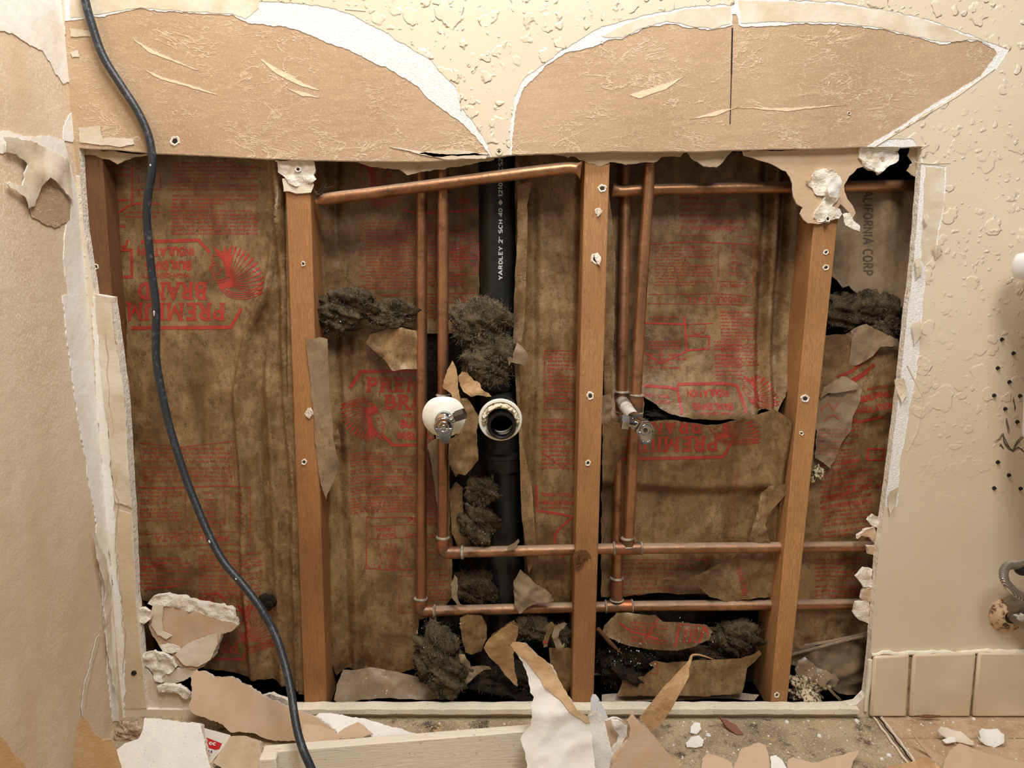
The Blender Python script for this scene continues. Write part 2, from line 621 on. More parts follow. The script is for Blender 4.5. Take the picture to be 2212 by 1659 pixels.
class NT:
    def __init__(self, name):
        self.m = bpy.data.materials.new(name)
        self.m.use_nodes = True
        self.t = self.m.node_tree
        self.b = self.t.nodes['Principled BSDF']
        self.co = self.t.nodes.new('ShaderNodeTexCoord').outputs['Object']

    def node(self, typ, **kw):
        n = self.t.nodes.new(typ)
        for k, v in kw.items():
            setattr(n, k, v)
        return n

    def link(self, a, b):
        self.t.links.new(a, b)

    def map(self, scale=(1, 1, 1), rot=(0, 0, 0), loc=(0, 0, 0), src=None):
        n = self.node('ShaderNodeMapping')
        n.inputs['Scale'].default_value = scale
        n.inputs['Rotation'].default_value = rot
        n.inputs['Location'].default_value = loc
        self.link(src or self.co, n.inputs[0])
        return n.outputs[0]

    def noise(self, scale, detail=4, rough=.55, vec=None, dist=0.0, typ=None, lac=2.0):
        n = self.node('ShaderNodeTexNoise')
        if typ: n.noise_type = typ
        n.inputs['Scale'].default_value = scale
        n.inputs['Detail'].default_value = detail
        n.inputs['Roughness'].default_value = rough
        n.inputs['Distortion'].default_value = dist
        n.inputs['Lacunarity'].default_value = lac
        self.link(vec or self.co, n.inputs['Vector'])
        return n.outputs['Fac']

    def voro(self, scale, vec=None, feat='F1', rnd=1.0):
        n = self.node('ShaderNodeTexVoronoi', feature=feat)
        n.inputs['Scale'].default_value = scale
        n.inputs['Randomness'].default_value = rnd
        self.link(vec or self.co, n.inputs['Vector'])
        return n.outputs['Distance']

    def ramp(self, fac, *stops):
        n = self.node('ShaderNodeValToRGB')
        e = n.color_ramp.elements
        while len(e) < len(stops): e.new(.5)
        for i, (p, c) in enumerate(stops):
            e[i].position = p
            e[i].color = c if isinstance(c, tuple) else (c, c, c, 1)
        self.link(fac, n.inputs[0])
        return n.outputs[0]

    def mix(self, fac, a, b, mode='MIX'):
        n = self.node('ShaderNodeMix', data_type='RGBA', blend_type=mode)
        for s, v in ((n.inputs[0], fac), (n.inputs[6], a), (n.inputs[7], b)):
            if hasattr(v, 'node'): self.link(v, s)
            else: s.default_value = v
        return n.outputs[2]

    def math(self, op, a, b=0.0):
        n = self.node('ShaderNodeMath', operation=op)
        for s, v in ((n.inputs[0], a), (n.inputs[1], b)):
            if hasattr(v, 'node'): self.link(v, s)
            else: s.default_value = v
        return n.outputs[0]

    def bump(self, hgt, dist, strength=1.0, normal=None):
        n = self.node('ShaderNodeBump')
        n.inputs['Distance'].default_value = dist
        n.inputs['Strength'].default_value = strength
        self.link(hgt, n.inputs['Height'])
        if normal: self.link(normal, n.inputs['Normal'])
        return n.outputs[0]

    def out(self, color=None, rough=None, metal=None, normal=None, spec=None):
        b = self.b
        for nm, v in (('Base Color', color), ('Roughness', rough), ('Metallic', metal), ('Normal', normal), ('Specular IOR Level', spec)):
            if v is None: continue
            if hasattr(v, 'node'): self.link(v, b.inputs[nm])
            else: b.inputs[nm].default_value = v
        return self.m


def paper_mat(name, ink=False, dark=1.0, grey=0.0, base=(149, 117, 76)):
    t = NT(name)
    big = t.noise(7, 4, .6, dist=.6)
    mid = t.noise(30, 5, .65)
    streak = t.noise(70, 5, .72, vec=t.map((1.9, 1.9, .75)))
    speck = t.noise(640, 3, .65)
    c0 = srgb(*base)
    c = t.mix(t.ramp(big, (.36, 0.0), (.66, 1.0)), srgb(94, 66, 36), c0)
    c = t.mix(t.ramp(mid, (.42, 0.0), (.70, .55)), c, srgb(184, 155, 110))
    if ink:
        c = t.mix(t.ramp(t.noise(700, 2, .6), (.30, .72), (.62, 1.0)), c, srgb(176, 46, 40))
    # mildew: fine dark specks thickening in streaks
    msk = t.math('MULTIPLY', t.ramp(speck, (.49, 0.0), (.57, 1.0)), t.ramp(streak, (.40, 0.0), (.62, .95)))
    c = t.mix(t.math('MULTIPLY', msk, .45 if ink else .8), c, srgb(62, 46, 30))
    c = t.mix(t.ramp(streak, (.52, 0.0), (.78, .15 if ink else .5)), c, srgb(70, 50, 30))
    c = t.mix(t.ramp(t.noise(11, 4, .6, vec=t.map((1.6, 1, .6), loc=(2, 1, 5))), (.50, 0.0), (.68, .2 if ink else .55)), c, srgb(78, 54, 30))
    if grey:
        c = t.mix(t.math('MULTIPLY', t.ramp(t.noise(9, 5, .65, vec=t.map((1, 1, 1), loc=(7, 1, 2))), (.36, .35), (.64, 1.0)), grey * 1.35), c, srgb(158, 142, 120))
    if dark != 1.0:
        c = t.mix(1.0, c, (dark, dark, dark, 1), 'MULTIPLY')
    b = t.bump(t.noise(900, 3, .5), .00025, .6)
    b = t.bump(t.noise(22, 4, .5, dist=.4), .007, .6, b)
    return t.out(c, t.ramp(mid, (.35, .30), (.65, .52)), 0, b, .6)


PAPER = paper_mat('kraft_facing')
INK = paper_mat('red_print_on_facing', ink=True)
PAPERG = paper_mat('dusty_kraft_facing', grey=.45)
INKG = paper_mat('red_print_on_dusty_facing', ink=True, grey=.3)
PM = [PAPER, PAPER, PAPER, INK]
PMG = [PAPERG, PAPERG, PAPERG, INKG]


def simple(name, col, rough=.6, metal=0.0, bscale=0, bdist=.0005, var=None, vscale=20, spec=.5, ramp=(.4, .65)):
    t = NT(name)
    c = srgb(*col)
    if var:
        c = t.mix(t.ramp(t.noise(vscale, 5, .6), (ramp[0], 0.0), (ramp[1], 1.0)), srgb(*col), srgb(*var))
    n = t.bump(t.noise(bscale, 4, .6), bdist) if bscale else None
    return t.out(c, rough, metal, n, spec)


def brown_scrap():
    t = NT('clean_brown_paper')
    c = t.mix(t.ramp(t.noise(40, 5, .6), (.35, 0.0), (.65, 1.0)), srgb(174, 134, 92), srgb(206, 168, 122))
    return t.out(c, .6, 0, t.bump(t.noise(60, 5, .6, dist=1), .004, .6))


SCRAP = brown_scrap()


def kraft_wall():
    t = NT('torn_kraft_drywall_face')
    v = t.map((.9, 1, 2.4), rot=(0, math.radians(7), 0))
    layer = t.noise(9, 6, .62, vec=v, dist=.9)
    c = t.mix(t.ramp(t.noise(5, 5, .6), (.35, 0.0), (.65, 1.0)), srgb(176, 147, 117), srgb(193, 165, 134))
    fuzz = t.noise(420, 4, .7)
    c = t.mix(t.ramp(fuzz, (.52, 0.0), (.68, .65)), c, srgb(216, 190, 158))
    # torn ply edges: sharp terrace lines
    st = layer
    e1 = t.math('ABSOLUTE', t.math('SUBTRACT', layer, .5))
    e2 = t.math('ABSOLUTE', t.math('SUBTRACT', t.noise(15, 5, .6, vec=t.map((.8, 1, 2.4), rot=(0, math.radians(-9), 0), loc=(4, 0, 2)), dist=.6), .52))
    edge = t.math('MAXIMUM', t.ramp(e1, (.0, 1.0), (.014, .0)), t.ramp(e2, (.0, .9), (.014, .0)))
    gate = t.ramp(t.noise(13, 3, .5), (.44, 0.0), (.54, 1.0))
    c = t.mix(t.math('MULTIPLY', t.math('MULTIPLY', edge, gate), .8), c, srgb(228, 204, 172))
    hh = t.math('ADD', t.math('MULTIPLY', t.math('MULTIPLY', edge, gate), .8), t.math('MULTIPLY', fuzz, .5))
    n = t.bump(hh, .0016, .55)
    n = t.bump(t.noise(30, 3, .5, vec=v), .0030, .3, n)
    return t.out(c, .9, 0, n, .2)


KRAFT = kraft_wall()


def cream_mat():
    t = NT('cream_textured_wall_paint')
    # splattered knock-down texture: flattened blobs over a fine grain
    nz = t.node('ShaderNodeTexNoise'); nz.inputs['Scale'].default_value = 55; nz.inputs['Detail'].default_value = 2; t.link(t.co, nz.inputs['Vector'])
    va = t.node('ShaderNodeVectorMath', operation='MULTIPLY_ADD'); t.link(nz.outputs['Color'], va.inputs[0]); va.inputs[1].default_value = (.022, .022, .022); t.link(t.co, va.inputs[2])
    def splat(sc, thr, soft_):
        vo = t.node('ShaderNodeTexVoronoi'); vo.inputs['Scale'].default_value = sc; t.link(va.outputs[0], vo.inputs['Vector'])
        sp = t.node('ShaderNodeSeparateColor'); t.link(vo.outputs['Color'], sp.inputs[0])
        lim = t.math('MULTIPLY', t.math('POWER', sp.outputs[0], 2.2), thr)
        return t.ramp(t.math('SUBTRACT', lim, vo.outputs['Distance']), (0.0, 0.0), (soft_, 1.0))
    sx = t.node('ShaderNodeSeparateXYZ'); t.link(t.co, sx.inputs[0])
    high = t.ramp(sx.outputs['Z'], (.30, 0.02), (.62, .6), (.86, 1.0))
    patch = t.math('MULTIPLY', t.ramp(t.noise(5.5, 3, .5), (.34, 0.0), (.50, 1.0)), high)
    b1 = t.math('MULTIPLY', splat(52, .70, .10), patch)
    b1 = t.math('MAXIMUM', b1, t.math('MULTIPLY', splat(31, .66, .07), t.math('MULTIPLY', patch, .9)))
    b2 = t.math('MULTIPLY', splat(120, .50, .16), t.math('MULTIPLY', t.ramp(t.noise(6, 3, .5, vec=t.map((1, 1, 1), loc=(2, 2, 2))), (.36, 0.1), (.52, 1.0)), t.math('MULTIPLY', high, .6)))
    c = t.mix(t.ramp(t.noise(4, 3, .5), (.3, 0.0), (.7, 1.0)), srgb(215, 197, 170), srgb(224, 209, 184))
    n = t.bump(t.math('ADD', b1, b2), .0020, .9)
    n = t.bump(t.noise(500, 3, .6), .00025, .6, n)
    return t.out(c, .42, 0, n, .5)


CREAM = cream_mat()
WHITEBAND = simple('sanded_white_compound', (232, 228, 222), .85, 0, 420, .0012, var=(243, 241, 237), vscale=300, spec=.2, ramp=(.45, .55))
COMPOUND = simple('smooth_joint_compound', (224, 213, 194), .8, 0, 90, .0008, var=(206, 188, 158), vscale=18, spec=.25)
GYPSUM = simple('broken_gypsum', (240, 231, 216), .95, 0, 260, .0022, var=(214, 194, 166), vscale=90, spec=.15, ramp=(.5, .7))
BACKPAPER = simple('drywall_back_paper', (196, 176, 148), .85, 0, 120, .0012, var=(176, 152, 122), vscale=25, spec=.2)
TANBOARD = simple('tan_drywall_paper', (202, 174, 146), .75, 0, 200, .0006, var=(196, 166, 132), vscale=30, spec=.25)
WHITEPAPER = simple('white_drywall_face_paper', (243, 239, 232), .7, 0, 80, .0009, var=(236, 226, 210), vscale=16, spec=.25)


def speckled(name, col, sp, rough=.6, dens=.66, sc=420):
    t = NT(name)
    c = t.mix(t.ramp(t.noise(14, 4, .6), (.4, 0.0), (.62, 1.0)), srgb(*col), srgb(*[int(x * .93) for x in col]))
    c = t.mix(t.ramp(t.noise(sc, 2, .5), (dens, 0.0), (dens + .03, 1.0)), c, srgb(*sp))
    return t.out(c, rough, 0, t.bump(t.noise(sc, 3, .6), .0006))


WHITEDEB = speckled('dusty_white_gypsum', (242, 237, 228), (150, 126, 96), dens=.70, sc=620)


def side_wall_mat():
    t = NT('scraped_side_wall')
    v = t.map((1, 1.6, .8))
    c = t.mix(t.ramp(t.noise(4.5, 5, .6, vec=v), (.38, 0.0), (.62, 1.0)), srgb(214, 189, 158), srgb(224, 205, 178))
    fuzz = t.noise(300, 4, .7)
    g = t.ramp(t.noise(5, 4, .6, vec=t.map((1, 1.8, .5))), (.42, 0.0), (.62, 1.0))
    c = t.mix(t.math('MULTIPLY', t.ramp(fuzz, (.47, 0.0), (.60, .75)), g), c, srgb(238, 224, 202))
    n = t.bump(fuzz, .0010, .5)
    n = t.bump(t.noise(24, 5, .6), .003, .6, n)
    return t.out(c, .85, 0, n, .25)


SIDE = side_wall_mat()


def wood_mat(name, c1, c2, seed=0.0, vert=True):
    t = NT(name)
    v = t.map((14, 14, .9) if vert else (.9, 14, 14), loc=(seed, seed * 2, seed))
    n1 = t.noise(9, 4, .6, vec=v, dist=2.2)
    n2 = t.noise(60, 3, .6, vec=t.map((14, 14, .35) if vert else (.35, 14, 14), loc=(seed, seed * 2, seed)))
    r = t.math('FRACT', t.math('MULTIPLY', n1, 9.0))
    c = t.mix(t.ramp(r, (.0, .0), (.75, .6), (1.0, 1.0)), srgb(*c1), srgb(*[int(x * .90) for x in c2]))
    c = t.mix(t.ramp(n2, (.35, .0), (.7, .32)), c, srgb(*[int(x * .74) for x in c2]))
    big = t.ramp(t.noise(5, 4, .6, vec=t.map((1, 1, .6), loc=(seed * 3, 0, 0))), (.36, 0.45), (.58, 0.0))
    c = t.mix(big, c, srgb(98, 58, 30))
    c = t.mix(t.ramp(t.noise(90, 3, .5, vec=t.map((1, 1, .35))), (.70, 0.0), (.76, .7)), c, srgb(72, 40, 20))
    return t.out(c, .62, 0, t.bump(n2, .0007, .7), .35)


WOOD = [wood_mat('stud_wood_amber', (196, 146, 96), (166, 116, 70), 0.3),
        wood_mat('stud_wood_red', (190, 136, 86), (160, 108, 64), 2.7),
        wood_mat('stud_wood_yellow', (204, 154, 100), (176, 124, 74), 5.1),
        wood_mat('stud_wood_dark', (130, 90, 58), (100, 66, 40), 7.9)]
PLATEW = wood_mat('plate_wood', (150, 122, 92), (120, 94, 66), 1.2, vert=False)


def copper():
    t = NT('aged_copper')
    c = t.mix(t.ramp(t.noise(12, 6, .65, vec=t.map((1, 1, .5))), (.36, 0.0), (.64, 1.0)), srgb(142, 98, 68), srgb(196, 146, 106))
    c = t.mix(t.ramp(t.noise(34, 5, .7), (.52, 0.0), (.68, .7)), c, srgb(108, 80, 58))
    geo = t.node('ShaderNodeNewGeometry')
    sep = t.node('ShaderNodeSeparateXYZ')
    t.link(geo.outputs['Normal'], sep.inputs[0])
    dust = t.math('MULTIPLY', t.ramp(sep.outputs['Z'], (.35, 0.0), (.85, .8)), t.ramp(t.noise(40, 4, .6), (.3, .55), (.6, 1.0)))
    c = t.mix(dust, c, srgb(150, 134, 116))
    metal = t.math('SUBTRACT', .85, dust)
    rough = t.math('ADD', t.math('MULTIPLY', dust, .4), t.ramp(t.noise(50, 4, .6), (.3, .34), (.7, .52)))
    return t.out(c, rough, metal, t.bump(t.noise(120, 4, .6), .0004))


COPPER = copper()
SOLDER = simple('dull_solder', (196, 184, 164), .5, .35, 300, .0010, var=(120, 112, 96), vscale=120)
FITTING = simple('soldered_copper_fitting', (176, 108, 72), .45, .7, 160, .0006, var=(110, 96, 76), vscale=45)
ABS = simple('black_plastic_pipe', (26, 26, 25), .42, 0, 60, .0004, var=(40, 38, 35), vscale=25)
PRINTW = simple('white_pipe_print', (205, 208, 204), .6, 0, 0)
CABLE = simple('scuffed_black_cable', (40, 44, 49), .42, 0, 220, .0007, var=(92, 95, 98), vscale=110, ramp=(.56, .76))
PAINTSPOT = simple('dried_paint_spot', (215, 215, 208), .6)
CHROME = simple('chrome', (205, 205, 205), .16, 1.0, 0, var=(150, 148, 142), vscale=60)
CHROMED = simple('dark_chrome', (96, 94, 90), .3, .9)
ESCW = simple('cream_white_escutcheon', (246, 243, 230), .38, 0, 40, .0008, var=(214, 204, 172), vscale=22, ramp=(.5, .7))
RUBBER = simple('black_hole_lining', (14, 13, 12), .35)
PUTTY = simple('crumbly_putty', (216, 198, 164), .95, 0, 300, .002, var=(96, 80, 58), vscale=220, ramp=(.48, .56))
PAINTEDPIPE = simple('paint_flecked_pipe', (222, 218, 208), .5, .1, 90, .0008, var=(186, 178, 164), vscale=70)
CHARCOAL = simple('painted_hole_shade', (36, 30, 26), .95)  # near-black paint for the shade inside holes, kerf, slots and seam gap
IRON = simple('screw_steel', (84, 78, 70), .45, .8)
WIRE = simple('frayed_dark_wire', (74, 62, 52), .5, .5)


def fiber():
    t = NT('dirty_mineral_wool')
    c = t.mix(t.ramp(t.noise(40, 5, .7), (.40, 0.0), (.64, 1.0)), srgb(60, 50, 36), srgb(138, 120, 92))
    c = t.mix(t.ramp(t.noise(420, 3, .7), (.52, 0.0), (.70, .7)), c, srgb(176, 158, 126))  # pale flecks put highlights into the wool colour
    n = t.bump(t.noise(300, 6, .75, dist=1.5), .006, 1.0)
    return t.out(c, .95, 0, n, .2)


FIBER = fiber()
STRAND = simple('mineral_wool_strands', (158, 142, 114), .6, 0, 0, var=(72, 62, 48), vscale=80)
FIBERDK = simple('dark_mineral_wool', (30, 26, 21), .95, 0, 160, .006, var=(54, 46, 36), vscale=60, spec=.15)  # near-black wool colour, also used on the sheathing


def tile_mat():
    t = NT('glazed_cream_tile')
    c = t.mix(t.ramp(t.noise(12, 4, .5), (.4, 0.0), (.65, 1.0)), srgb(226, 208, 178), srgb(216, 196, 164))
    return t.out(c, .22, 0, t.bump(t.noise(120, 3, .5), .0003))


TILE = tile_mat()
GROUT = simple('dirty_grout', (176, 156, 122), .9, 0, 300, .001, var=(120, 98, 68), vscale=60)


def vinyl():
    t = NT('stone_pattern_vinyl')
    c = t.mix(t.ramp(t.noise(9, 6, .65, dist=1.2), (.38, 0.0), (.62, 1.0)), srgb(168, 138, 108), srgb(200, 172, 140))
    c = t.mix(t.ramp(t.noise(30, 5, .7, dist=2), (.55, 0.0), (.68, .5)), c, srgb(150, 112, 78))
    c = t.mix(t.ramp(t.noise(240, 3, .6), (.60, 0.0), (.66, .6)), c, srgb(232, 214, 186))
    return t.out(c, .5, 0, t.bump(t.noise(200, 4, .6), .0005))


VINYL = vinyl()


def subfloor():
    t = NT('dirty_concrete_subfloor')
    c = t.mix(t.ramp(t.noise(12, 6, .65, dist=.8), (.38, 0.0), (.62, 1.0)), srgb(150, 134, 108), srgb(186, 168, 136))
    c = t.mix(t.ramp(t.noise(16, 5, .6), (.56, 0.0), (.66, .55)), c, srgb(206, 168, 104))
    c = t.mix(t.ramp(t.noise(26, 6, .7), (.54, 0.0), (.64, .85)), c, srgb(58, 44, 32))
    c = t.mix(t.ramp(t.noise(380, 3, .6), (.58, 0.0), (.64, .7)), c, srgb(236, 216, 184))
    c = t.mix(t.ramp(t.noise(330, 3, .6, vec=t.map((1, 1, 1), loc=(3, 3, 3))), (.60, 0.0), (.66, .7)), c, srgb(96, 74, 52))
    return t.out(c, .9, 0, t.bump(t.noise(260, 4, .7), .002))


SUBFLOOR = subfloor()


def painted_board():
    t = NT('white_painted_wood')
    g = t.noise(20, 5, .6, vec=t.map((1.0, 8, 8)), dist=1.5)
    c = t.mix(t.ramp(t.noise(200, 3, .6), (.66, 0.0), (.70, .5)), srgb(232, 222, 202), srgb(130, 108, 78))
    return t.out(c, .5, 0, t.bump(g, .0014, .7))


BOARD = painted_board()
STRIPM = speckled('dusty_cream_strip', (238, 228, 204), (150, 126, 92), .7, .68)
PORC = simple('white_porcelain', (236, 236, 240), .12)
BRAID = None


def braid():
    t = NT('braided_steel')
    uvw = t.noise(900, 2, .5)
    w = t.node('ShaderNodeTexWave', wave_type='BANDS', bands_direction='DIAGONAL')
    w.inputs['Scale'].default_value = 260
    w.inputs['Distortion'].default_value = 1.5
    t.link(t.co, w.inputs[0])
    c = t.mix(w.outputs['Fac'], srgb(120, 112, 102), srgb(222, 216, 206))
    return t.out(c, .35, .8, t.bump(w.outputs['Fac'], .001))


BRAID = braid()


def rusty():
    t = NT('rusty_painted_metal')
    c = t.mix(t.ramp(t.noise(90, 5, .7), (.50, 0.0), (.58, 1.0)), srgb(214, 184, 146), srgb(112, 66, 32))
    c = t.mix(t.ramp(t.noise(60, 4, .6, vec=t.map((1, 1, 1), loc=(4, 1, 0))), (.58, 0.0), (.66, 1.0)), c, srgb(70, 52, 38))
    return t.out(c, .6, .1, t.bump(t.noise(160, 4, .6), .001))


RUSTY = rusty()
REDLAB = simple('red_label_ink', (196, 32, 40), .4)
LABELW = simple('white_card', (226, 216, 202), .6)
BLACKINK = simple('black_label_ink', (30, 28, 30), .6)

# ================================================================== THE SETTING
WF = wallframe(0.0)
XC = P(205, 830, 0).x                       # the inner corner
OPEN = [(171, 319), (250, 323), (330, 331), (420, 334), (560, 342), (700, 346), (900, 349), (1060, 339), (1110, 334), (1300, 327),
        (1480, 327), (1700, 321), (1860, 317), (1992, 317), (1985, 420), (1974, 560), (1957, 700), (1944, 830), (1928, 960), (1912, 1080),
        (1898, 1180), (1890, 1280), (1882, 1380), (1876, 1450), (1869, 1500), (1850, 1520), (1800, 1530), (1650, 1531), (1200, 1531),
        (640, 1529), (420, 1532), (318, 1532), (306, 1400), (295, 1290), (286, 1100), (272, 860), (243, 642), (205, 636), (183, 500), (175, 400)]
OUT = [(60, -260), (2420, -260), (2420, 1549), (1200, 1548), (60, 1549)]
calm = lambda px, py, r: None


def open_spec(x, z):
    # top and right are cut clean, the left lower edge is torn
    return 0.35


floor = make('floor', [(-0.72, -1.5, 0), (1.15, -1.5, 0), (1.15, 0.12, 0), (-0.72, 0.12, 0)], [(0, 1, 2, 3)], SUBFLOOR, smooth=False)
tag(floor, kind='structure')

# clean outer outline in plane coordinates, torn opening
fr0 = WF
outer_uv = [fr0.px(*p) for p in OUT]
x_lo = XC
outer_uv = [(max(u, x_lo), v) for u, v in outer_uv]
outer_uv = [(x_lo, 1.35), (1.15, 1.35), (1.15, 0.0), (x_lo, 0.0)]
open_uv = jagged([fr0.px(*p) for p in OPEN], .004, .0006, 3)
wall = sheet('wall_back', outer_uv, fr0, [KRAFT, BACKPAPER, GYPSUM, KRAFT], thick=.0127, grid=.03, holes=[open_uv], uv=True,
             rough_back=0.0, step=.02, hole_jag=0.0, seed=4)
tag(wall, kind='structure')

KA = [(140, 45), (160, 44), (185, 40), (200, 34), (215, 38), (250, 29), (300, 20), (360, 25), (430, 30), (500, 32), (540, 50), (600, 57), (650, 66), (700, 90),
      (760, 112), (800, 130), (860, 160), (900, 186), (930, 216), (960, 240), (992, 262), (1022, 292), (1045, 318), (1059, 336), (1059, 380), (140, 380)]
KB = [(1107, 380), (1107, 300), (1113, 240), (1132, 188), (1160, 160), (1182, 140), (1220, 115), (1280, 100), (1320, 85), (1345, 84), (1390, 62), (1440, 50),
      (1500, 62), (1540, 66), (1580, 54), (1581, 30), (1592, 31), (1596, 54), (1606, 58), (1660, 55), (1740, 50), (1830, 55), (1900, 62),
      (1980, 82), (2040, 94), (2062, 90), (2112, 86), (2148, 104), (2156, 118), (2120, 165), (2055, 202), (1990, 243), (1930, 282), (1872, 318), (1872, 380)]
BA = [(140, -300), (400, -300), (400, -10), (560, 2), (700, 12), (760, 32), (820, 62), (880, 100), (930, 130), (962, 165), (985, 188), (996, 230), (1022, 262),
      (1046, 300), (1064, 336), (1064, 380), (140, 380)]
BB = [(1101, 380), (1103, 270), (1113, 208), (1132, 168), (1182, 132), (1240, 92), (1300, 58), (1380, 35), (1480, 14), (1585, 8), (1587, -20), (1640, -6), (1800, 4),
      (1900, 18), (1980, 35), (2062, 62), (2130, 88), (2179, 107), (2152, 148), (2064, 205), (1996, 247), (1884, 318), (1884, 380)]
GR = [(1975, 300), (1998, 356), (2045, 358), (2040, 450), (2029, 500), (2022, 545), (2000, 580), (1992, 700), (1980, 800), (1962, 900), (1945, 1000), (1938, 1092),
      (1915, 1095), (1880, 1050), (1880, 300)]
cv = lambda q, fr=WF: [fr.px(*p) for p in q]
topopen = jagged(cv(OPEN), .004, .0006, 3)


def layer(name, z0, z1, mat, holes, seed, jag):
    fr = wallframe(-z1)
    hs = [jagged([fr.px(*p) for p in h], .003, jag, seed + i) for i, h in enumerate(holes)]
    # the layers share the opening itself
    o = sheet(name, outer_uv, fr, [mat, mat, WHITEBAND], thick=z1 - z0, grid=.03, holes=hs + [topopen], uv=True, step=.02, hole_jag=0, seed=seed, parent=wall)
    return o


# compound coat under the paint, torn off over the two brown patches; cream paint coat over it
layer('joint_compound_coat', 0.0, .0007, WHITEBAND, [KA, KB], 11, .0022)
layer('cream_paint_coat', .0007, .0013, CREAM, [BA, BB, GR], 23, .0020)

# smooth skim-coat skins where the second coat was pulled off
def skin(name, poly, mat, z, th, seed, jag=.0016, parent=wall, h=None, mats=None):
    return sheet(name, poly, wallframe(-z), mats or [mat, mat, WHITEBAND], h=h, thick=th, grid=.012, step=.003, jag=jag, seed=seed, parent=parent)


skin('skim_coat_skin', [(150, -80), (560, -80), (560, 18), (530, 40), (500, 28), (430, 26), (350, 20), (300, 16), (250, 24), (205, 32), (180, 36), (152, 38)], COMPOUND, .0012, .0005, 31)
skin('skim_coat_skin', [(1300, 78), (1380, 40), (1480, 20), (1578, 14), (1578, 50), (1540, 60), (1500, 57), (1440, 46), (1390, 58), (1345, 80)], COMPOUND, .0012, .0005, 32)
skin('skim_coat_skin', [(1594, 0), (1800, 8), (1900, 20), (1980, 38), (2062, 66), (2128, 92), (2140, 100), (2112, 84), (2040, 90), (1980, 78), (1900, 58), (1830, 51), (1740, 46), (1600, 50)], COMPOUND, .0012, .0005, 33)
skin('bare_compound_patch', [(1998, 360), (2041, 362), (2036, 450), (2026, 500), (2016, 560), (1996, 575), (1988, 560)], COMPOUND, .0009, .0003, 34)
# loose slivers of torn ply on the brown face
FRAY = simple('frayed_paper_ply', (232, 208, 172), .9, 0, 200, .001)
PLY = [[(905, 330), (980, 322), (1052, 334), (1050, 342), (960, 344)], [(840, 315), (950, 333), (1055, 331), (1050, 336), (930, 338)],
       [(150, 62), (198, 66), (214, 78), (152, 78)], [(152, 112), (168, 108), (172, 124), (156, 124)],
       [(170, 275), (215, 272), (222, 300), (240, 296), (288, 300), (290, 312), (262, 317), (172, 308)],
       [(560, 125), (600, 150), (640, 170), (690, 195), (650, 185), (600, 162)], [(1360, 205), (1440, 180), (1480, 165), (1440, 192), (1380, 212)],
       [(1590, 232), (1700, 240), (1830, 226), (1700, 234)], [(1490, 258), (1560, 236), (1598, 230), (1545, 250)], [(620, 190), (660, 200), (690, 212), (655, 208)],
       [(286, 84), (330, 108), (400, 140), (430, 152), (380, 136), (320, 112)], [(313, 152), (370, 172), (430, 190), (470, 205), (400, 186), (340, 168)]]
for i, q in enumerate(PLY):
    skin('torn_ply_sliver', q, BACKPAPER, .0005 if i > 4 else .0012, .0004, 60 + i, .0012, mats=[FRAY if i > 4 else COMPOUND, COMPOUND, COMPOUND])

# saw cut running up the brown patch, and nail holes
mb = MB()
for a, b, w in (((1582, 60), (1580, 160), 1.6), ((1580, 160), (1577, 268), 1.0)):
    f = wallframe(-.0004)
    p = [P(a[0] - w, a[1], -.0004), P(a[0] + w, a[1], -.0004), P(b[0] + w, b[1], -.0004), P(b[0] - w, b[1], -.0004)]
    mb.add(p, [(0, 1, 2, 3)])
mb.build('saw_kerf', CHARCOAL, wall, smooth=False)


def ring_hole(px, py, Y, r, parent, name='screw_hole', mats=None, seed=0):
    m = MB()
    c = P(px, py, Y)
    wob = lambda an, j: .10 * math.sin(2 * an + seed) + .08 * math.sin(5 * an + seed * 2) + .06 * math.sin(9 * an + seed)
    m.lathe(c, (0, -1, 0), [(r * 1.5, -.0004), (r * 1.2, .0013), (r * .8, .0009), (r * .7, -.0002)], 22, 0, wob)
    m.lathe(c, (0, -1, 0), [(r * .85, .0002), (r * .4, .0003), (.00001, .0003)], 18, 1)
    return m.build(name, mats or [GYPSUM, CHARCOAL], parent)


ring_hole(378, 305, 0, .0046, wall, 'nail_hole', seed=2)
ring_hole(1834, 245, 0, .0016, wall, 'nail_hole', seed=4)
ring_hole(1300, 92, 0, .0013, wall, 'nail_hole', seed=5)
m = MB()
c = P(1078, 327, -.0013)
m.lathe(c, (0, -1, 0), [(.0052, -.0003), (.0050, .0009), (.0036, .0010), (.0030, .0002), (.0, .0002)], 24, 0)
m.add([c + Vector((a, -.0006, b)) for a, b in ((-.0022, -.0006), (.0022, -.0006), (.0022, .0006), (-.0022, .0006))], [(0, 1, 2, 3)], 1)
m.add([c + Vector((a, -.0007, b)) for a, b in ((-.0006, -.0022), (.0006, -.0022), (.0006, .0022), (-.0006, .0022))], [(0, 1, 2, 3)], 1)
o = m.build('drywall_screw', [CREAM, CHARCOAL], wall)
o['label'] = 'painted-over cross-head screw'

# scored lines on the cream paint
m = MB()
for q in ([(990, 186), (994, 205), (996, 238)], [(1640, 1)], [(1975, 350), (2010, 354), (2052, 352)], [(1960, 790), (1995, 860), (1982, 930), (1960, 975)],
          [(2150, 148), (2068, 208), (1998, 250), (1888, 318)], [(1992, 317), (2006, 312), (1990, 322)], [(745, 20), (790, 24)]):
    if len(q) > 1: m.tube([P(x, y, -.0014) for x, y in q], .0007, 5, 0)
m.build('scored_paint_edge', CREAM, wall)

# curled paint chips along the jamb
def chipform(amp, f, seed):
    return lambda u, v: amp * (.5 + .5 * np.sin(u * f + seed)) + amp * .5 * np.cos(v * f * .8 + seed)


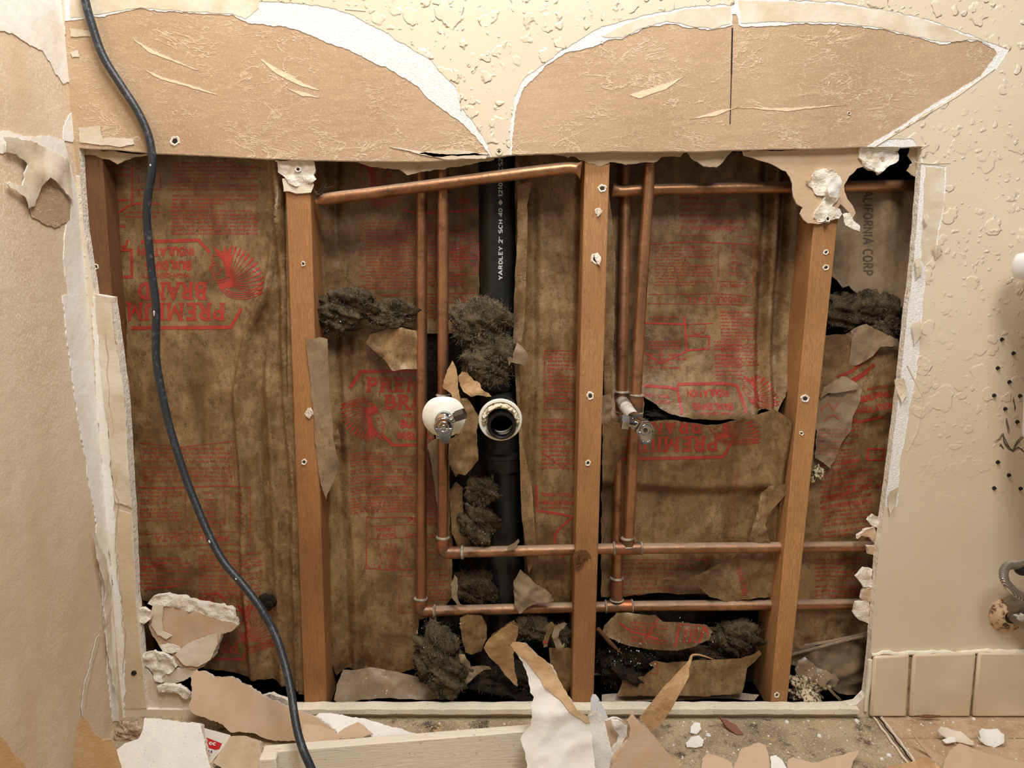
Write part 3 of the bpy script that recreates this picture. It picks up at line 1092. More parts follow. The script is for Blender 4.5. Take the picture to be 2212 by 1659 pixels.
for i, q in enumerate([[(2012, 528), (2032, 530), (2036, 545), (2020, 560)], [(1968, 700), (1985, 690), (1990, 720), (1975, 745)], [(1990, 470), (2000, 460), (2004, 478), (1996, 486)],
                       [(1932, 820), (1950, 815), (1960, 850), (1945, 870)], [(1975, 560), (1988, 556), (1990, 590), (1978, 600)], [(1918, 1060), (1940, 1050), (1935, 1090), (1920, 1110)]]):
    skin('loose_paint_chip', q, CREAM, .0035, .0006, 80 + i, .0014, h=chipform(.003, 160, i))

# broken gypsum clinging to the back of the right jamb, and the torn back paper under the cut
def lumpy(name, poly, Y, th, mats, seed, jag=.0025, amp=.004, parent=None, grid=.004, f=120, fr=None, h2=None, spec=None):
    hh = lambda u, v: amp * fbm(u * f, v * f, seed, 4) + (h2(u, v) if h2 else 0)
    return sheet(name, poly, fr or wallframe(Y), mats, h=hh, thick=th, grid=grid, jag=jag, seed=seed, parent=parent, rough_back=.002, spec=spec)


G3 = [GYPSUM, BACKPAPER, GYPSUM]
for i, q in enumerate([[(1905, 1118), (1885, 1110), (1873, 1124), (1880, 1132), (1900, 1140)], [(1896, 1180), (1880, 1160), (1862, 1160), (1851, 1163), (1868, 1145), (1890, 1138)],
                       [(1886, 1230), (1866, 1228), (1850, 1245), (1864, 1268), (1885, 1270)], [(1878, 1345), (1856, 1338), (1842, 1325), (1850, 1300), (1880, 1296)],
                       [(1895, 1200), (1876, 1196), (1873, 1180), (1895, 1178)], [(1884, 1300), (1862, 1294), (1866, 1272), (1886, 1268)]]):
    lumpy('broken_gypsum_edge', q, .0105, .006, [GYPSUM if i in (0, 2, 3) else TANBOARD, BACKPAPER, GYPSUM], 100 + i, parent=wall)
for i, q in enumerate([[(165, 322), (200, 322), (255, 328), (330, 334), (300, 336), (270, 345), (255, 352), (235, 344), (205, 337), (172, 334)],
                       [(738, 344), (900, 348), (1062, 338), (1068, 345), (1030, 352), (985, 360), (950, 364), (900, 374), (880, 378), (872, 370), (862, 365), (830, 364), (800, 358), (765, 352)],
                       [(1165, 328), (1480, 324), (1470, 337), (1430, 341), (1418, 348), (1370, 352), (1350, 354), (1318, 352), (1298, 360), (1272, 352), (1240, 338), (1200, 334)],
                       [(1484, 326), (1585, 324), (1568, 345), (1548, 362), (1520, 358), (1500, 345)],
                       [(1968, 318), (1990, 318), (1982, 380), (1976, 382), (1958, 368), (1972, 352), (1964, 335)]]):
    o = lumpy('torn_back_paper', q, .0115 + .0004 * i, .0016, [BACKPAPER, BACKPAPER, GYPSUM], 120 + i, amp=.0012, jag=.002, parent=wall)

# flaps punched in the right part of the wall, and a mouldy crack
m = MB(); m2 = MB()
for x, y in ((2165, 736), (2190, 766), (2156, 798), (2181, 828), (2148, 857), (2204, 858), (2172, 886), (2198, 914), (2156, 1001), (2180, 1029), (2148, 1057), (2205, 1058)):
    m.lathe(P(x, y - 2, -.00145), (0, -1, 0), [(.0038, -.001), (.0026, .0001), (0.0, .0001)], 12, 0, lambda an, j: .25 * abs(math.sin(an)))
    c = P(x, y + 4, -.0015)
    m2.add([c + Vector((-.0026, 0, 0)), c + Vector((.0026, 0, 0)), c + Vector((0, -.004, .0045)), c + Vector((0, 0, -.004))], [(0, 1, 2), (0, 3, 1)], 0)
m.build('punched_hole', CHARCOAL, wall)
m2.build('punched_flap', CREAM, wall, smooth=False)
m = MB()
rn = random.Random(3)
for q in ([(2150, 955), (2160, 945), (2166, 938), (2172, 955), (2186, 975), (2200, 968), (2215, 982)], [(2186, 975), (2196, 955), (2208, 942)], [(2160, 960), (2166, 968)], [(2188, 860), (2192, 885)], [(2175, 905), (2180, 935)]):
    for k in range(3):
        m.tube([P(x + rn.uniform(-3, 3), y + rn.uniform(-3, 3), -.0013) for x, y in q], [.0003, .0008, .0004], 5, 0, sub=3)
m.build('mouldy_crack', simple('mould_stain', (96, 84, 68), .9), wall)

# side wall: the face towards the camera side, from the corner
SF = Frame((XC, 0, 0), (1, 0, 0))
su = lambda q: [SF.px(*p) for p in q]
side = sheet('wall_left', [(-1.5 * 0 - .0, 0)] and [(0.0, 0.0), (0.0, 1.35), (-1.0, 1.35), (-1.0, 0.0)] if SF.u.y > 0 else [(0.0, 0.0), (1.0, 0.0), (1.0, 1.35), (0.0, 1.35)],
             SF, [SIDE, SIDE, GYPSUM], thick=.0127, grid=.03, uv=True, step=.05, seed=9, inner=True)
tag(side, kind='structure')


def sskin(name, poly, mat, z, th, seed, jag=.003, h=None, mats=None, grid=.008):
    fr = Frame((XC + z, 0, 0), (1, 0, 0))
    return sheet(name, poly, fr, mats or [mat, mat, WHITEBAND], h=h, thick=th, grid=grid, step=.004, jag=jag, seed=seed, parent=side)


soft = lambda amp, f, sd: (lambda u, v: amp * (.5 + fbm(u * f, v * f, sd, 3)))
sskin('white_compound_patch', [(-60, -60), (150, -60), (154, 176), (137, 180), (120, 160), (108, 132), (92, 108), (60, 92), (0, 62), (-60, 40)], WHITEPAPER, .0011, .001, 201)
sskin('white_compound_patch', [(-60, 285), (0, 288), (60, 290), (120, 298), (158, 306), (160, 232), (142, 262), (136, 300), (170, 420), (178, 500), (196, 620), (185, 640), (150, 640),
                               (136, 560), (140, 510), (152, 450), (150, 430), (110, 380), (60, 330), (0, 330), (-60, 320)], WHITEPAPER, .0011, .001, 202)
sskin('torn_tape_flap', [(0, 296), (50, 300), (100, 318), (140, 345), (152, 380), (153, 430), (140, 415), (120, 395), (96, 380), (82, 400), (72, 440), (60, 448), (50, 425), (28, 410),
                         (12, 400), (20, 392), (44, 400), (52, 385), (55, 355), (30, 330), (8, 326)], WHITEPAPER, .0030, .0012, 203, h=soft(.006, 30, 4), mats=[COMPOUND, WHITEPAPER, WHITEBAND])
sskin('torn_kraft_patch', [(60, 440), (75, 430), (85, 405), (100, 388), (118, 400), (140, 420), (152, 440), (150, 470), (130, 488), (100, 486), (70, 470)], KRAFT, .0016, .0006, 204)
sskin('corner_compound_strip', [(136, 640), (196, 636), (202, 760), (212, 900), (228, 1080), (240, 1250), (250, 1420), (258, 1560), (244, 1560), (232, 1430), (222, 1290), (206, 1120),
                                (182, 980), (168, 900), (155, 800), (142, 700)], WHITEPAPER, .0013, .0012, 205, jag=.004)
sskin('peeled_paper_strip', [(196, 1150), (222, 1200), (232, 1262), (238, 1330), (243, 1420), (246, 1500), (238, 1480), (228, 1380), (222, 1290), (214, 1248)], COMPOUND, .005, .0008, 206, h=soft(.006, 26, 9))
sskin('peeled_paper_strip', [(208, 1380), (218, 1370), (200, 1440), (188, 1500), (180, 1570), (176, 1530), (184, 1470)], COMPOUND, .002, .0006, 207)
# corner tape hanging off the wall's left remnant
skin('corner_tape', [(206, 636), (240, 644), (250, 740), (270, 860), (280, 1000), (286, 1096), (268, 1088), (250, 1086), (246, 1070), (240, 960), (226, 860), (214, 740)], TANBOARD, .0035, .0009, 210,
     h=soft(.004, 20, 3), mats=[COMPOUND, COMPOUND, WHITEBAND])
skin('compound_ridge', [(200, 640), (214, 650), (216, 740), (226, 860), (236, 960), (246, 1090), (250, 1200), (262, 1320), (270, 1420), (268, 1556), (259, 1560), (250, 1420), (240, 1250), (225, 1080), (211, 900), (203, 760)],
     WHITEPAPER, .0030, .0022, 211, jag=.003)
skin('tan_board_remnant', [(252, 1100), (284, 1110), (292, 1290), (303, 1400), (316, 1530), (270, 1532), (268, 1420), (262, 1320), (254, 1200)], simple('cream_board_face', (218, 196, 162), .75, 0, 120, .0006, var=(208, 184, 148), vscale=20), .0022, .0012, 212, jag=.0008)
m = MB()
rn = random.Random(11)
pts = [(228, 720), (231, 800), (238, 870), (243, 930), (247, 985), (252, 1060), (250, 1120), (254, 1190), (256, 1215), (258, 1262), (262, 1300), (264, 1330), (266, 1360), (266, 1420), (270, 1470)]
m.tube([P(x + rn.uniform(-5, 5), y, -.0052) for x, y in [((a[0] * (1 - k) + b[0] * k), (a[1] * (1 - k) + b[1] * k)) for a, b in zip(pts, pts[1:]) for k in (0, .33, .66)]], .0004, 5, 0, sub=2)
m.build('drywall_crack', BACKPAPER, wall)
ring_hole(289, 1454, -.0024, .0028, wall, 'nail_hole', mats=[CHARCOAL, CHARCOAL], seed=8)

# unseen sheathing and end blocks, added to keep stray light out of the cavity
m = MB()
m.box((XC - .05, .122, -.01), (1.15, .134, 1.35))
tag(m.build('wall_exterior', FIBERDK, smooth=False), kind='structure')
m = MB()
m.box((XC - .05, .0127, 1.30), (1.15, .122, 1.35))
m.box((1.10, .0127, 0.0), (1.15, .122, 1.30))
m.box((XC - .05, .0127, 0.0), (XC - .012, .122, 1.30))
tag(m.build('cavity_light_block', WOOD[3], smooth=False), kind='structure')

# dusty strip left standing along the foot of the opening
m = MB()
rn = random.Random(5)
xs = list(range(625, 1875, 22))
V = []; F = []
for i, x in enumerate(xs):
    w = rn.uniform(-1.2, 1.2)
    a = P(x, 1543 + rn.uniform(-.8, .8), -.010); b = P(x, 1533 + w, -.010); c2 = P(x, 1529 + w, .004); d = P(x, 1530, .012)
    V += [a, b, Vector((b.x, .004, b.z + .0006)), Vector((b.x, .012, b.z - .001)), Vector((b.x, .010, 0.0005))]
    if i:
        k = (i - 1) * 5
        for j in range(4): F.append((k + j, k + 5 + j, k + 6 + j, k + 1 + j))
F += [(0, 1, 2, 3, 4), tuple((len(xs) - 1) * 5 + j for j in (4, 3, 2, 1, 0))]
m.add(V, F)
tag(m.build('trim_2', STRIPM, sharp=35), kind='structure')

# vinyl floor on the right, with its lifted seam
sv = [Vector((P(x, y, 0).x, 0, 0)) for x, y in ()]


def floorpt(px, py, z=0.0):
    d = ray(px, py)
    return CAM + d * ((z - CAM.z) / d.z)


a0, a1 = floorpt(1884, 1541), floorpt(1972, 1659)
d = (a1 - a0)
a2 = a0 + d * 8
V = [Vector((a0.x, 0, .0)), Vector((1.1, 0, 0)), Vector((1.1, -1.3, 0)), Vector((a2.x, a2.y, 0))]
m = MB()
m.add([v + Vector((0, 0, -.001)) for v in V] + [v + Vector((0, 0, .0032)) for v in V], [(7, 6, 5, 4), (0, 1, 5, 4), (1, 2, 6, 5), (2, 3, 7, 6), (3, 0, 4, 7)])
vin = m.build('floor_vinyl', VINYL, smooth=False)
tag(vin, kind='structure')
m = MB()
for off, r, mi, zz in ((-.0035, .0018, 0, .002), (.0020, .0011, 1, .0042), (.0065, .0016, 0, .0038)):
    pts = [a0 + d * (k / 12) + Vector((off + .0008 * math.sin(k * 2.1 + off * 900), 0, zz)) for k in range(16)]
    m.tube(pts, r, 6, mi)
m.build('vinyl_seam', [COMPOUND, CHARCOAL], vin)
m = MB()
for dx, w in ((.34, .0012),):
    m.box((a0.x, -.0585, .0031), (1.1, -.0570, .0036), 0)
m.build('vinyl_joint_line', GROUT, vin, smooth=False)

# tiled base on the right
base = empty('baseboard_right', P(1888, 1530, 0))
base.location.z = 0
tag(base, kind='structure')
tiles = [((1889, 1419), (1966, 1414), (1962, 1526), (1882, 1529)), ((1974, 1414), (2110, 1410), (2100, 1521), (1967, 1526)), ((2115, 1410), (2262, 1410), (2250, 1519), (2105, 1521)), ((2268, 1410), (2420, 1410), (2406, 1517), (2256, 1519))]
for i, q in enumerate(tiles):
    m = MB()
    f = [P(x, y, -.0095) for x, y in q]
    f[3].z = f[2].z = .0045
    bk = [Vector((p.x, -.0014, p.z)) for p in f]
    m.box8([f[3], f[2], bk[2], bk[3], f[0], f[1], bk[1], bk[0]])
    o = m.build('wall_tile', TILE, base, bevel=.0034)
m = MB()
f = [P(x, y, -.0045) for x, y in ((1884, 1420), (2430, 1411), (2412, 1518), (1880, 1529))]
f[3].z = f[2].z = .0032
bk = [Vector((p.x, -.0013, p.z)) for p in f]
m.box8([f[3], f[2], bk[2], bk[3], f[0], f[1], bk[1], bk[0]])
m.build('grout_bed', GROUT, base, smooth=False)
m = MB()
rn = random.Random(2)
m.tube([P(x, 1412 + rn.uniform(-2.5, 2.5) - (x - 1880) * .015, -.0045) for x in range(1882, 2240, 12)], [rn.uniform(.0022, .0040) for _ in range(30)], 8, 0)
m.tube([P(x, y, -.004) for x, y in ((1880, 1425), (1877, 1470), (1872, 1510), (1870, 1535))], [.003, .0035, .003, .0025], 8, 0, sub=4)
m.build('caulk_bead', STRIPM, base)

# ================================================================== INSIDE THE WALL
def beam(name, q, Y0, depth, mat, ext=0.0):
    """q = picture corners of the front face: top left, top right, bottom right, bottom left"""
    m = MB()
    f = [P(x, y, Y0) for x, y in q]
    for a, b in ((0, 3), (1, 2)):
        dd = (f[a] - f[b]).normalized()
        f[a] = f[a] + dd * ext
    b = [p + Vector((0, depth, 0)) for p in f]
    n = 24
    V = []; F = []
    for i in range(n + 1):
        t = i / n
        for (A, B) in ((f[3], f[0]), (f[2], f[1]), (b[2], b[1]), (b[3], b[0])):
            p = A.lerp(B, t)
            V.append(p)
    for i in range(n):
        for k in range(4):
            F.append((i * 4 + k, i * 4 + (k + 1) % 4, i * 4 + 4 + (k + 1) % 4, i * 4 + 4 + k))
    F.append((3, 2, 1, 0)); F.append(tuple(n * 4 + k for k in range(4)))
    m.add(V, F)
    return m.build(name, mat, None, smooth=True, sharp=30, bevel=.0015)


PLZ = P(1000, 1533, .02).z
m = MB()
m.box((XC + .005, .0135, 0.0), (1.095, .115, PLZ), 0)
plate = m.build('bottom_plate', PLATEW, smooth=False, bevel=.001)
tag(plate, 'flat wooden bottom plate lying under the studs behind the foot strip', 'wood plate')

studs = [([(160, 330), (220, 330), (303, 1528), (248, 1528)], WOOD[3], 'dark brown stud at the far left, half hidden behind the torn corner drywall', 'stud'),
         ([(614, 330), (668, 330), (706, 1527), (657, 1527)], WOOD[1], 'orange wood stud topped by a lump of plaster, left of the copper pipes', 'stud'),
         ([(1264, 330), (1318, 330), (1282, 1524), (1235, 1524)], WOOD[0], 'middle stud with a chewed pipe notch and knot, just right of the black drain', 'stud'),
         ([(1772, 330), (1826, 330), (1700, 1524), (1664, 1524)], WOOD[2], 'leaning yellow stud on the right under the hanging tan drywall remnant', 'stud')]
SO = []
for q, mt, lb, ct in studs:
    o = beam('wall_stud', q, .0132, .100, mt, .25)
    f = o.data
    # stand on the plate
    tag(o, lb, ct, 'studs in the opened wall')
    SO.append(o)
for o in SO:
    w = o.location
    zz = min(v.co.z for v in o.data.vertices)
    for v in o.data.vertices:
        if v.co.z < zz + .004: v.co.z = PLZ + .0003 - w.z


def screw(px, py, st, r=.0034, seed=0, Y=.0132):
    ring_hole(px, py, Y, r, SO[st], 'screw_head', mats=[GYPSUM, IRON], seed=seed)


for i, (x, y, s, r) in enumerate([(655, 570, 1, .0024), (657, 998, 1, .003), (668, 893, 1, .0042), (1301, 407, 2, .0040), (1293, 457, 2, .0034), (1287, 560, 2, .0050), (1275, 855, 2, .0040), (1270, 1000, 2, .0030),
                                  (1784, 545, 3, .0026), (1784, 578, 3, .003), (1739, 861, 3, .0042), (1731, 936, 3, .0022), (208, 576, 0, .0026), (1678, 1501, 3, .0030)]):
    screw(x, y, s, r, i)
# loose plaster smear curling off two screw heads
for i, q in enumerate([[(1283, 548), (1292, 545), (1298, 556), (1296, 575), (1290, 570), (1285, 560)], [(1289, 455), (1297, 450), (1299, 460), (1290, 468)], [(664, 882), (672, 880), (675, 895), (668, 905), (662, 898)]]):
    sheet('plaster_smear', q, wallframe(.0112), [GYPSUM], h=soft(.002, 120, i), thick=.0008, grid=.002, jag=.001, seed=300 + i, parent=SO[2 if i < 2 else 1])
# chewed notch with the knot in the middle stud
mm = MB()
sheet('splintered_notch', [(1240, 1192), (1250, 1188), (1266, 1188), (1276, 1198), (1278, 1212), (1270, 1206), (1262, 1212), (1258, 1230), (1248, 1236), (1240, 1226)], wallframe(.0127), [WOOD[3]], thick=.0004, grid=.003, jag=.0024, parent=SO[2], seed=77)
mm = MB()
rn = random.Random(8)
for k in range(9):
    x = 1246 + rn.uniform(0, 26); y = 1192 + rn.uniform(0, 30)
    mm.tube([P(x, y, .0125), P(x + rn.uniform(-8, 8), y + rn.uniform(-8, 8), .006)], [.0012, .0003], 5, 0)
mm.build('splinter', WOOD[3], SO[2])


# -------- plaster lumps and drywall remnants nailed on the studs
o = lumpy('plaster_lump', [(592, 345), (612, 346), (640, 345), (678, 348), (679, 368), (676, 378), (681, 386), (672, 396), (655, 402), (640, 405), (622, 398), (612, 386), (598, 372)], .009, .006, [GYPSUM, BACKPAPER, GYPSUM], 320, amp=.005, jag=.004)
tag(o, 'ragged white plaster lump on top of the orange left stud', 'plaster')
ring_hole(644, 366, .006, .0028, o, 'nail_hole', seed=3)
o2 = sheet('torn_drywall_paper', [(610, 386), (675, 386), (678, 400), (672, 416), (640, 418), (612, 414)], wallframe(.0108), [COMPOUND, BACKPAPER, COMPOUND], h=soft(.0015, 40, 5), thick=.0012, jag=.0015, grid=.004)
tag(o2, 'small cream paper scrap hanging under the plaster lump on the left stud', 'paper scrap')

rem = empty('drywall_remnant', P(1770, 330, .011))
tag(rem, 'large tan torn drywall remnant hanging from the cut over the right stud', 'drywall remnant')
sheet('board_face', [(1604, 326), (1858, 317), (1940, 317), (1936, 340), (1900, 352), (1868, 358), (1850, 362), (1832, 380), (1824, 400), (1824, 412), (1830, 430), (1840, 445), (1848, 460), (1842, 470), (1830, 452), (1815, 440),
                     (1800, 470), (1790, 480), (1745, 481), (1735, 474), (1728, 462), (1734, 448), (1722, 440), (1714, 425), (1712, 398), (1706, 385), (1698, 370), (1680, 362), (1660, 352), (1625, 342), (1606, 336)],
      wallframe(.0105), [TANBOARD, BACKPAPER, GYPSUM], h=soft(.002, 14, 7), thick=.003, jag=.003, grid=.006, parent=rem, seed=330)
o = lumpy('white_plaster_crust', [(1758, 372), (1780, 364), (1800, 366), (1812, 380), (1814, 398), (1800, 404), (1812, 420), (1806, 432), (1796, 448), (1812, 452), (1818, 462), (1812, 472), (1790, 474), (1770, 478), (1760, 470),
                                  (1764, 455), (1775, 440), (1782, 425), (1772, 425), (1760, 418), (1756, 405), (1742, 394), (1756, 392)], .0065, .0035, [GYPSUM, GYPSUM, GYPSUM], 331, amp=.006, jag=.003, parent=rem, f=90)
o = lumpy('hanging_plaster_tag', [(1820, 462), (1835, 460), (1846, 476), (1860, 488), (1858, 500), (1842, 496), (1826, 486)], .003, .002, [GYPSUM, GYPSUM, GYPSUM], 332, amp=.003, jag=.002, parent=rem)
lumpy('fuzzy_gypsum_lump', [(1860, 318), (1942, 318), (1940, 344), (1920, 356), (1900, 372), (1880, 366), (1868, 352), (1858, 340)], .0065, .006, [GYPSUM, GYPSUM, GYPSUM], 333, amp=.009, jag=.004, parent=rem, f=110)
sheet('peeling_paper_curl', [(1795, 385), (1812, 380), (1816, 396), (1806, 428), (1788, 425), (1782, 400)], wallframe(.001), [WHITEDEB], h=soft(.006, 50, 2), thick=.0008, grid=.003, jag=.001, parent=rem, seed=335)
ring_hole(1788, 473, .004, .0026, rem, 'nail_hole', seed=6)

# -------- copper pipework
def pipe_obj(name, pts, Y, r, mat=COPPER, label=None, cat='pipe', n=20, rs=None, parent=None):
    m = MB()
    m.tube([P(p[0], p[1], p[2] if len(p) > 2 else Y) for p in pts], rs or r, n, 0)
    return m.build(name, mat, parent)


R = .0079
YA, YB = .033, .050
hot = empty('copper_pipe_run', P(957, 1190, YA)); tag(hot, 'upper copper pipe run: elbow, long horizontal and two risers', 'copper pipe')
cold = empty('copper_pipe_run', P(910, 1315, YB)); tag(cold, 'lower dusty copper pipe run close to the floor with two risers behind', 'copper pipe')


def coupling(a, b, r, parent, name, mat=FITTING, ring=True):
    m = MB()
    m.tube([a, b], r * 1.16, 20, 0)
    if ring:
        dd = (b - a).normalized()
        m.tube([a - dd * .0016, a - dd * .0004, a + dd * .0008, a + dd * .002], [r * 1.04, r * 1.30, r * 1.34, r * 1.15], 20, 1)
        m.tube([b + dd * .0016, b + dd * .0004, b - dd * .0008, b - dd * .002], [r * 1.04, r * 1.30, r * 1.34, r * 1.15], 20, 1)
    return m.build(name, [mat, SOLDER], parent)


# upper run
pipe_obj('riser', [(957, 250), (957, 500), (957, 850), (957, 1172)], YA, R, parent=hot)
o = pipe_obj('riser', [(1409, 250), (1400, 420), (1385, 640), (1374, 850), (1358, 1160)], YA, R, parent=hot)
e = [P(957, 1160, YA), P(957, 1183, YA), P(962, 1192, YA), P(973, 1194, YA), P(1000, 1193, YA)]
m = MB(); m.tube(e, R * 1.18, 20, 0, sub=6)
for a, b in ((e[0], e[1]), (e[4], e[3])):
    dd = (b - a).normalized()
    m.tube([a - dd * .0016, a - dd * .0002, a + dd * .0012, a + dd * .003], [R * 1.03, R * 1.34, R * 1.34, R * 1.16], 20, 1)
m.build('elbow', [FITTING, SOLDER], hot)
pipe_obj('horizontal_pipe', [(995, 1193), (1250, 1187), (1330, 1185), (1480, 1184), (1700, 1182), (1990, 1180)], YA, R, parent=hot)
coupling(P(1326, 1185, YA), P(1386, 1184, YA), R, hot, 'tee')
coupling(P(1356, 1162, YA), P(1357, 1180, YA), R, hot, 'tee_branch')
# lower run
pipe_obj('riser', [(912, 250), (911, 500), (911, 900), (910, 1298)], YB, R, parent=cold)
pipe_obj('riser', [(1352, 250, .0665), (1351, 420, .0665), (1349, 560, .060), (1343, 850, YB), (1334, 1100, YB), (1332, 1290, YB)], YB, R, parent=cold)
e = [P(909, 1292, YB), P(909, 1312, YB), P(913, 1318, YB), P(922, 1320, YB), P(940, 1320, YB)]
m = MB(); m.tube(e, R * 1.18, 20, 0, sub=6)
for a, b in ((e[0], e[1]), (e[4], e[3])):
    dd = (b - a).normalized()
    m.tube([a - dd * .0016, a - dd * .0002, a + dd * .0012, a + dd * .003], [R * 1.03, R * 1.34, R * 1.34, R * 1.16], 20, 1)
m.build('elbow', [FITTING, SOLDER], cold)
pipe_obj('horizontal_pipe', [(935, 1320), (1240, 1312), (1400, 1309), (1650, 1307), (1990, 1302)], YB, R, parent=cold)
coupling(P(1308, 1310, YB), P(1366, 1309, YB), R, cold, 'tee')
coupling(P(1333, 1248, YB), P(1332, 1296, YB), R * 1.03, cold, 'tee_branch')
coupling(P(957, 853, YA), P(957, 945, YA), R, hot, 'tee')
coupling(P(1377, 853, YA), P(1374, 892, YA), R, hot, 'coupling')
coupling(P(1344, 846, YB), P(1342, 890, YB), R * 1.02, cold, 'tee')

# the slanting pipe across the second bay, squashed at the right end; and its continuation
def squash(name, pts, Y, r, flat, label):
    pts = catmull([P(x, y, Y) for x, y in pts], 8)
    V = []; F = []; n = 22; N = len(pts)
    for i, p in enumerate(pts):
        t = (pts[min(i + 1, N - 1)] - pts[max(i - 1, 0)]).normalized()
        a = Vector((0, -1, 0)); a = (a - t * a.dot(t)).normalized(); b = t.cross(a)
        ra, rb = flat(i / (N - 1))
        for k in range(n):
            an = 2 * math.pi * k / n
            V.append(p + a * math.cos(an) * r * ra + b * math.sin(an) * r * rb)
    for i in range(N - 1):
        for k in range(n):
            F.append((i * n + k, i * n + (k + 1) % n, (i + 1) * n + (k + 1) % n, (i + 1) * n + k))
    F.append(tuple(range(n - 1, -1, -1))); F.append(tuple((N - 1) * n + k for k in range(n)))
    o = make(name, V, F, [COPPER], None)
    tag(o, label, 'copper pipe')
    return o


sq = squash('copper_pipe', [(682, 437), (720, 428), (800, 418), (950, 398), (1100, 378), (1215, 364), (1240, 364), (1256, 366)], .0155, .0080,
            lambda t: (1, 1) if .08 < t < .90 else ((max(.3, t / .08), max(.5, t / .08)) if t <= .08 else (1 - (t - .9) * 7, 1 + (t - .9) * 7)),
            'slanting copper pipe crossing the second bay with a squashed right end')
squash('copper_pipe', [(1322, 410), (1345, 413), (1375, 411), (1430, 409), (1600, 406), (1780, 404), (1990, 400)], .0495, .0080,
       lambda t: (1, 1) if t > .12 else (.55 + t * 3.75, 1.28 - t * 2.3), 'horizontal copper pipe high in the right bays, flared where it meets the middle stud')
m = MB(); rn = random.Random(4)
c = P(688, 425, .013)
for k in range(15):
    a = c + Vector((rn.uniform(-.008, .006), rn.uniform(-.004, .006), rn.uniform(-.006, .010)))
    b = a + Vector((rn.uniform(.004, .022), rn.uniform(-.008, .002), rn.uniform(-.008, .014)))
    m.tube([a, (a + b) / 2 + Vector((0, 0, rn.uniform(-.003, .003))), b], .0007, 5, 0, sub=3)
o = m.build('frayed_wire', WIRE, None)
tag(o, 'frayed tuft of dark wire ends at the left end of the slanting copper pipe', 'wire')

# -------- drain
dr = empty('drain_pipe', P(1075, 1520, .060)); dr.location.z = PLZ
tag(dr, 'black plastic drain stack with a side tee in the middle of the wall', 'drain pipe')
YD = .088; RD = .0268
top = P(1072, 150, YD); bot = P(1094, 1518, YD)
m = MB(); m.tube([P(1072, 100, YD), P(1074, 560, YD), P(1078, 840, YD)], RD, 40, 0)
m.build('upper_pipe', ABS, dr)
m = MB(); m.tube([P(1086, 1010, YD), P(1092, 1290, YD), Vector((bot.x, YD, PLZ + .0005))], RD * .96, 40, 0)
m.build('lower_pipe', ABS, dr)
m = MB()
A = P(1079, 842, YD); B = P(1086, 1012, YD); dd = (A - B).normalized(); L = (A - B).length
m.lathe(B, dd, [(0, 0), (RD * 1.16, 0), (RD * 1.18, .004), (RD * 1.18, L * .16), (RD * 1.24, L * .17), (RD * 1.24, L * .22), (RD * 1.05, L * .24), (RD * 1.03, L * .80), (RD * 1.2, L * .82), (RD * 1.22, L * .97), (RD * 1.1, L), (0, L)], 40, 0)
cT = P(1081, 905, -.022)
cB = Vector((cT.x, YD, P(1078, 905, YD).z + .012))
m.tube([cB, cT + Vector((0, .05, .002)), cT + Vector((0, .012, 0))], RD * .86, 40, 0, sub=6, caps=False)
m.build('side_tee', ABS, dr)
PUTTYL = simple('crumbly_pale_putty', (232, 218, 190), .95, 0, 300, .002, var=(120, 102, 78), vscale=240, ramp=(.52, .60))
# trap adapter: white flange, dark throat, old putty
m = MB()
ax = (cT - cB).normalized(); ax = Vector((0, -1, -.10)).normalized()
m.lathe(cT, ax, [(.0185, -.004), (.026, -.003), (.0290, 0), (.0298, .004), (.0288, .0065), (.0262, .0068), (.0250, .004), (.0200, .003)], 56, 0)
o = m.build('escutcheon_ring', ESCW, dr); o['label'] = 'cream-white wall flange'
m = MB()
m.lathe(cT + Vector((.0018, 0, -.0060)), ax, [(.0205, .002), (.0198, .010), (.0190, .0125), (.0168, .0132), (.0150, .0122), (.0146, .006), (.0145, -.03), (.0144, -.055), (0.0, -.056)], 48, 0)
m.build('threaded_stub', RUBBER, dr)
m = MB()
V = []; F = []; nA, nR = 60, 7
rr = np.random.RandomState(5)
for i in range(nA + 1):
    an = math.radians(-12 + 204 * i / nA)
    for j in range(nR + 1):
        r = .0175 + .0085 * j / nR
        z = .0045 + .010 * math.sin(math.pi * min(1, j / nR)) * math.sin(math.pi * i / nA) ** .5 * (.6 + .8 * float(vn(i * .5, j * .9, 3))) + rr.rand() * .001
        r *= 1 + (rr.rand() - .5) * .06
        V.append(cT + Vector((math.cos(an) * r, -z, math.sin(an) * r - .002)))
for i in range(nA):
    for j in range(nR):
        a = i * (nR + 1) + j
        F.append((a, a + 1, a + nR + 2, a + nR + 1))
m.add(V, F)
o = m.build('crumbled_putty', PUTTYL, dr, sharp=25); o['label'] = 'crumbly old putty crust'
# white writing printed up the pipe
VA = []; FA_ = []
text(VA, FA_, 'YARDLEY 2" SCH 40 # 1210 A CS2', 1086, 604, 9.5, 262, .2, rot=-90)
VB = []; FB_ = []
text(VB, FB_, '2 E10', 1066, 1052, 8, 42, .2, rot=-90)
def on_pipe(x, y):
    cx = P(1074, y, YD).x if y < 840 else P(1088, y, YD).x
    q = P(x, y, YD - RD)
    ddx = max(-RD * .98, min(RD * .98, q.x - cx))
    rr_ = RD if y < 840 else RD * .965
    return Vector((cx + ddx, YD - math.sqrt(rr_ * rr_ - ddx * ddx) - .0009, q.z))

for a_, b_ in ((VA, FA_), (VB, FB_)):
    a_, b_ = refine(a_, b_, 6)
    make('printed_marking', [on_pipe(x, y) for x, y in a_], [tuple(f) for f in b_], PRINTW, dr)

